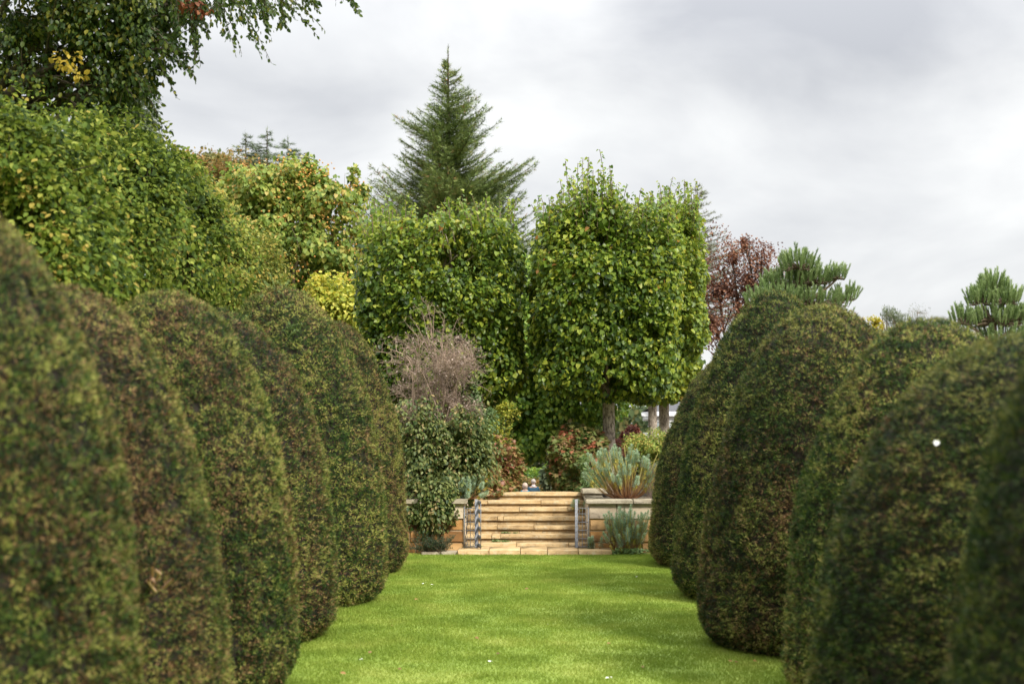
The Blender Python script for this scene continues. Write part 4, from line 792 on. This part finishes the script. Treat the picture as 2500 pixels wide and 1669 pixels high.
# ------------------------------------------------------------------ the two walkers
SK = plain('skin', (.56, .36, .27), .55, 0, .05)
def skinned(name, verts, edges, rad, mat, parent, sub=2):
    me = bpy.data.meshes.new(name); me.from_pydata([tuple(v) for v in verts], edges, []); me.update(); o = bpy.data.objects.new(name, me); col.objects.link(o); o.parent = parent
    sm = o.modifiers.new('skin', 'SKIN'); sm.use_smooth_shade = True
    for k, r in enumerate(rad): me.skin_vertices[0].data[k].radius = r if isinstance(r, tuple) else (r, r)
    me.skin_vertices[0].data[0].use_root = True; sb = o.modifiers.new('sub', 'SUBSURF'); sb.levels = sub; sb.render_levels = sub; me.materials.append(mat); return o
def person(label, px, py, y, H, top, legs, hairc, shw, collar=False, bald=False, bob=False):
    pos = PX(px, py, y); zf = pos[2] - H; t = thing('person', (pos[0], y, zf), label, 'person', 'two walkers seen from behind'); k = H / 1.75
    sh = shw * k
    # body: one continuous figure, walking away (towards +Y)
    V = [(0, 0, .95), (0, 0, 1.18), (0, .0, 1.40), (0, .005, 1.50), (0, .02, 1.585), (0, .02, 1.66), (0, .02, 1.71),
         (-.09, 0, .90), (-.10, .09, .50), (-.10, .02, .10), (-.10, .14, .04), (.09, 0, .90), (.10, -.06, .50), (.10, -.16, .11), (.10, -.05, .05),
         (-sh * .8, 0, 1.40), (-sh - .02, -.02, 1.14), (-sh - .02, .05, .90), (-sh - .02, .08, .80), (sh * .8, 0, 1.40), (sh + .02, .02, 1.14), (sh + .02, .10, .90), (sh + .02, .13, .80)]
    V = [(a * k, b * k, c * k) for a, b, c in V]
    Ed = [(0, 1), (1, 2), (2, 3), (3, 4), (4, 5), (5, 6), (0, 7), (7, 8), (8, 9), (9, 10), (0, 11), (11, 12), (12, 13), (13, 14), (2, 15), (15, 16), (16, 17), (17, 18), (2, 19), (19, 20), (20, 21), (21, 22)]
    rad = [(.15, .11), (.14, .105), (.15, .10), (.055, .055), (.07, .085), (.078, .098), (.05, .06), .085, .06, .04, .03, .085, .06, .04, .03, .055, .042, .032, .025, .055, .042, .032, .025]
    skinned('body', V, Ed, rad, SK, t)
    j = [V[i] for i in (0, 1, 2, 15, 16, 17, 19, 20, 21)]; j[0] = (0, 0, .86 * k)
    skinned('jacket', j, [(0, 1), (1, 2), (2, 3), (3, 4), (4, 5), (2, 6), (6, 7), (7, 8)], [(.175, .135), (.165, .13), (.17, .125), .075, .06, .05, .075, .06, .05], top, t)
    j = [V[i] for i in (0, 7, 8, 9, 11, 12, 13)]
    skinned('trousers', j, [(0, 1), (1, 2), (2, 3), (0, 4), (4, 5), (5, 6)], [(.155, .12), .105, .08, .06, .105, .08, .06], legs, t)
    loc = np.array(t.location)
    for s_, iA, iT in ((-1, 9, 10), (1, 13, 14)):
        m = Mesh(); a_ = np.array(V[iA]) + loc; m.ball(a_ + [0, .05, -.045], (.05, .13, .05), 0, 10, 6); m.build('shoe', MT['bark_dark'], t, True)
        hnd = Mesh(); w0 = np.array(V[17 if s_ < 0 else 21]) + loc
        hnd.tube([w0, w0 + [0, .02, -.05], w0 + [0, .035, -.10]], [.028, .038, .034], 8)
        for f_ in range(4): hnd.tube([w0 + [0, .01 + .018 * f_, -.10], w0 + [s_ * -.005, .02 + .018 * f_, -.145], w0 + [s_ * -.02, .022 + .018 * f_, -.175 + .006 * abs(f_ - 1.5)]], [.009, .008, .006], 6)
        hnd.tube([w0 + [0, .04, -.05], w0 + [s_ * -.015, .07, -.085], w0 + [s_ * -.02, .075, -.115]], [.011, .009, .007], 6); hnd.build('hand', SK, t, True)
        e = Mesh(); e.ball(np.array((s_ * .078 * k, .02 * k, 1.615 * k)) + loc, (.012, .02, .032), 0, 8, 6); e.build('ear', SK, t, True)
    hd = loc + np.array([0, .02, 1.64]) * k
    f = Mesh(); f.tube([hd + [0, .085, .02], hd + [0, .115, -.03], hd + [0, .09, -.04]], [.010, .016, .010], 6); f.build('nose', SK, t, True)
    f = Mesh()
    for s_ in (-1, 1): f.ball(hd + [s_ * .032, .083, .01], (.013, .008, .008), 0, 8, 5)
    f.build('eyes', MT['white'], t, True); f = Mesh(); f.ball(hd + [0, .092, -.068], (.026, .008, .007), 0, 8, 5); f.build('mouth', plain('lips', (.45, .18, .15)), t, True)
    hm = plain('hair_' + label[:3], hairc, .7, 0, .25, 60); h = Mesh()
    if bob: h.ball(hd + [0, -.012, .005], (.102, .112, .115), 0, 20, 14, .5, .16); h.ball(hd + [0, -.045, -.05], (.085, .06, .07), 0, 16, 10, .5, .2)
    else: h.ball(hd + [0, -.016, .010], (.086, .098, .095), 0, 20, 14, .5, .05)
    h.build('hair', hm, t, True)
    if collar: c = Mesh(); c.tube([loc + np.array([0, .0, 1.455]) * k, loc + np.array([0, .004, 1.525]) * k], [.075, .066], 14); c.build('shirt_collar', MT['white'], t, True)
def cloth(n, c): return plain(n, c, .85, 0, .12, 25)
person('older man seen from behind in a dark blue jumper with white collar', 1302.5, 1168, 56.5, 1.76, cloth('navy_jumper', (.028, .085, .135)), cloth('grey_trousers', (.09, .09, .10)), (.50, .43, .38), .20, True)
person('shorter woman with fair bobbed hair and turquoise top left of the man', 1282, 1179, 56.2, 1.60, cloth('turquoise_top', (.0, .23, .38)), cloth('beige_trousers', (.35, .30, .24)), (.55, .42, .33), .17, bob=True)

# ------------------------------------------------------------------ little things on the lawn and hedges
def ground_pt(px, py): y = HC * F / (py - HY); return np.array([(px - CX) * y / F, y, .028])
def feather(px, py, s, label):
    p = ground_pt(px, py); m = Mesh(); m.scatter(*LEAF, p[None], rdir(1) * [1, 1, .1], [[0, -.3, 1.]], s); m.scatter(*LEAF, p[None] + [[.01, .01, .004]], rdir(1) * [1, 1, .2], [[.2, -.3, 1.]], s * .7)
    tag(m.build('white_feather', MT['petal']), label, 'feather', 'white feathers fallen on the lawn')
for px, py, s, lab in ((1036, 1428, .045, 'white feather on the far lawn by the last left yews, left of a close pair'), (1057, 1431, .045, 'white feather on the far lawn by the last left yews, right of a close pair'), (1199, 1621, .05, 'white feather near the front of the lawn left of centre'),
                       (1487, 1660, .05, 'white feather at the very front of the lawn right of centre'), (1552, 1412, .035, 'small white feather near the farthest right yew'), (1337, 1528, .03, 'small pale feather in the middle of the lawn'), (878, 1616, .04, 'pale feather beside the fourth left yew')):
    feather(px, py, s * .72, lab)
p = PX(2278, 1080, 7.86); m = Mesh(); m.scatter(*LEAF, p[None], [[.9, 0, .1]], [[-.2, -1, .3]], .036); m.scatter(*LEAF, p[None] + [[.004, -.008, -.01]], [[.8, 0, .3]], [[-.2, -1, .5]], .03)
tag(m.build('white_feather', MT['petal']), 'white feather caught on the dark blurred yew at right', 'feather')
spots = [(1012, 1466, 'just right of the tallest left yew'), (955, 1532, 'at the foot of the tallest left yew, towards the camera'), (1160, 1560, 'left of the lawn centre, halfway down'),
         (830, 1648, 'beside the third left yew near the front'), (900, 1600, 'right of the fourth left yew'), (1110, 1380, 'on the far left part of the lawn just before the steps'),
         (1490, 1575, 'right of the lawn centre, halfway down'), (1778, 1619, 'left of a pair by the foot of the brown shouldered yew'), (1796, 1623, 'right of a pair by the foot of the brown shouldered yew'),
         (1848, 1620, 'between the brown shouldered yew and the pale flecked yew'), (1570, 1632, 'near the front on the right half of the lawn'), (1592, 1514, 'on the right, level with the second farthest right yew'),
         (1290, 1440, 'in the middle of the far lawn'), (1220, 1600, 'near the front, just left of centre'), (980, 1640, 'near the front on the left half of the lawn')]
for px, py, wh in spots:
    p = ground_pt(px, py); m = Mesh(); m.scatter(*LEAF, p[None], rdir(1) * [1, 1, .2], [[0, -.5, 1.]], R.uniform(.035, .06))
    tag(m.build('fallen_leaf', MT['leaf_litter']), 'small brown fallen leaf ' + wh, 'leaf', 'brown leaves scattered on the lawn')
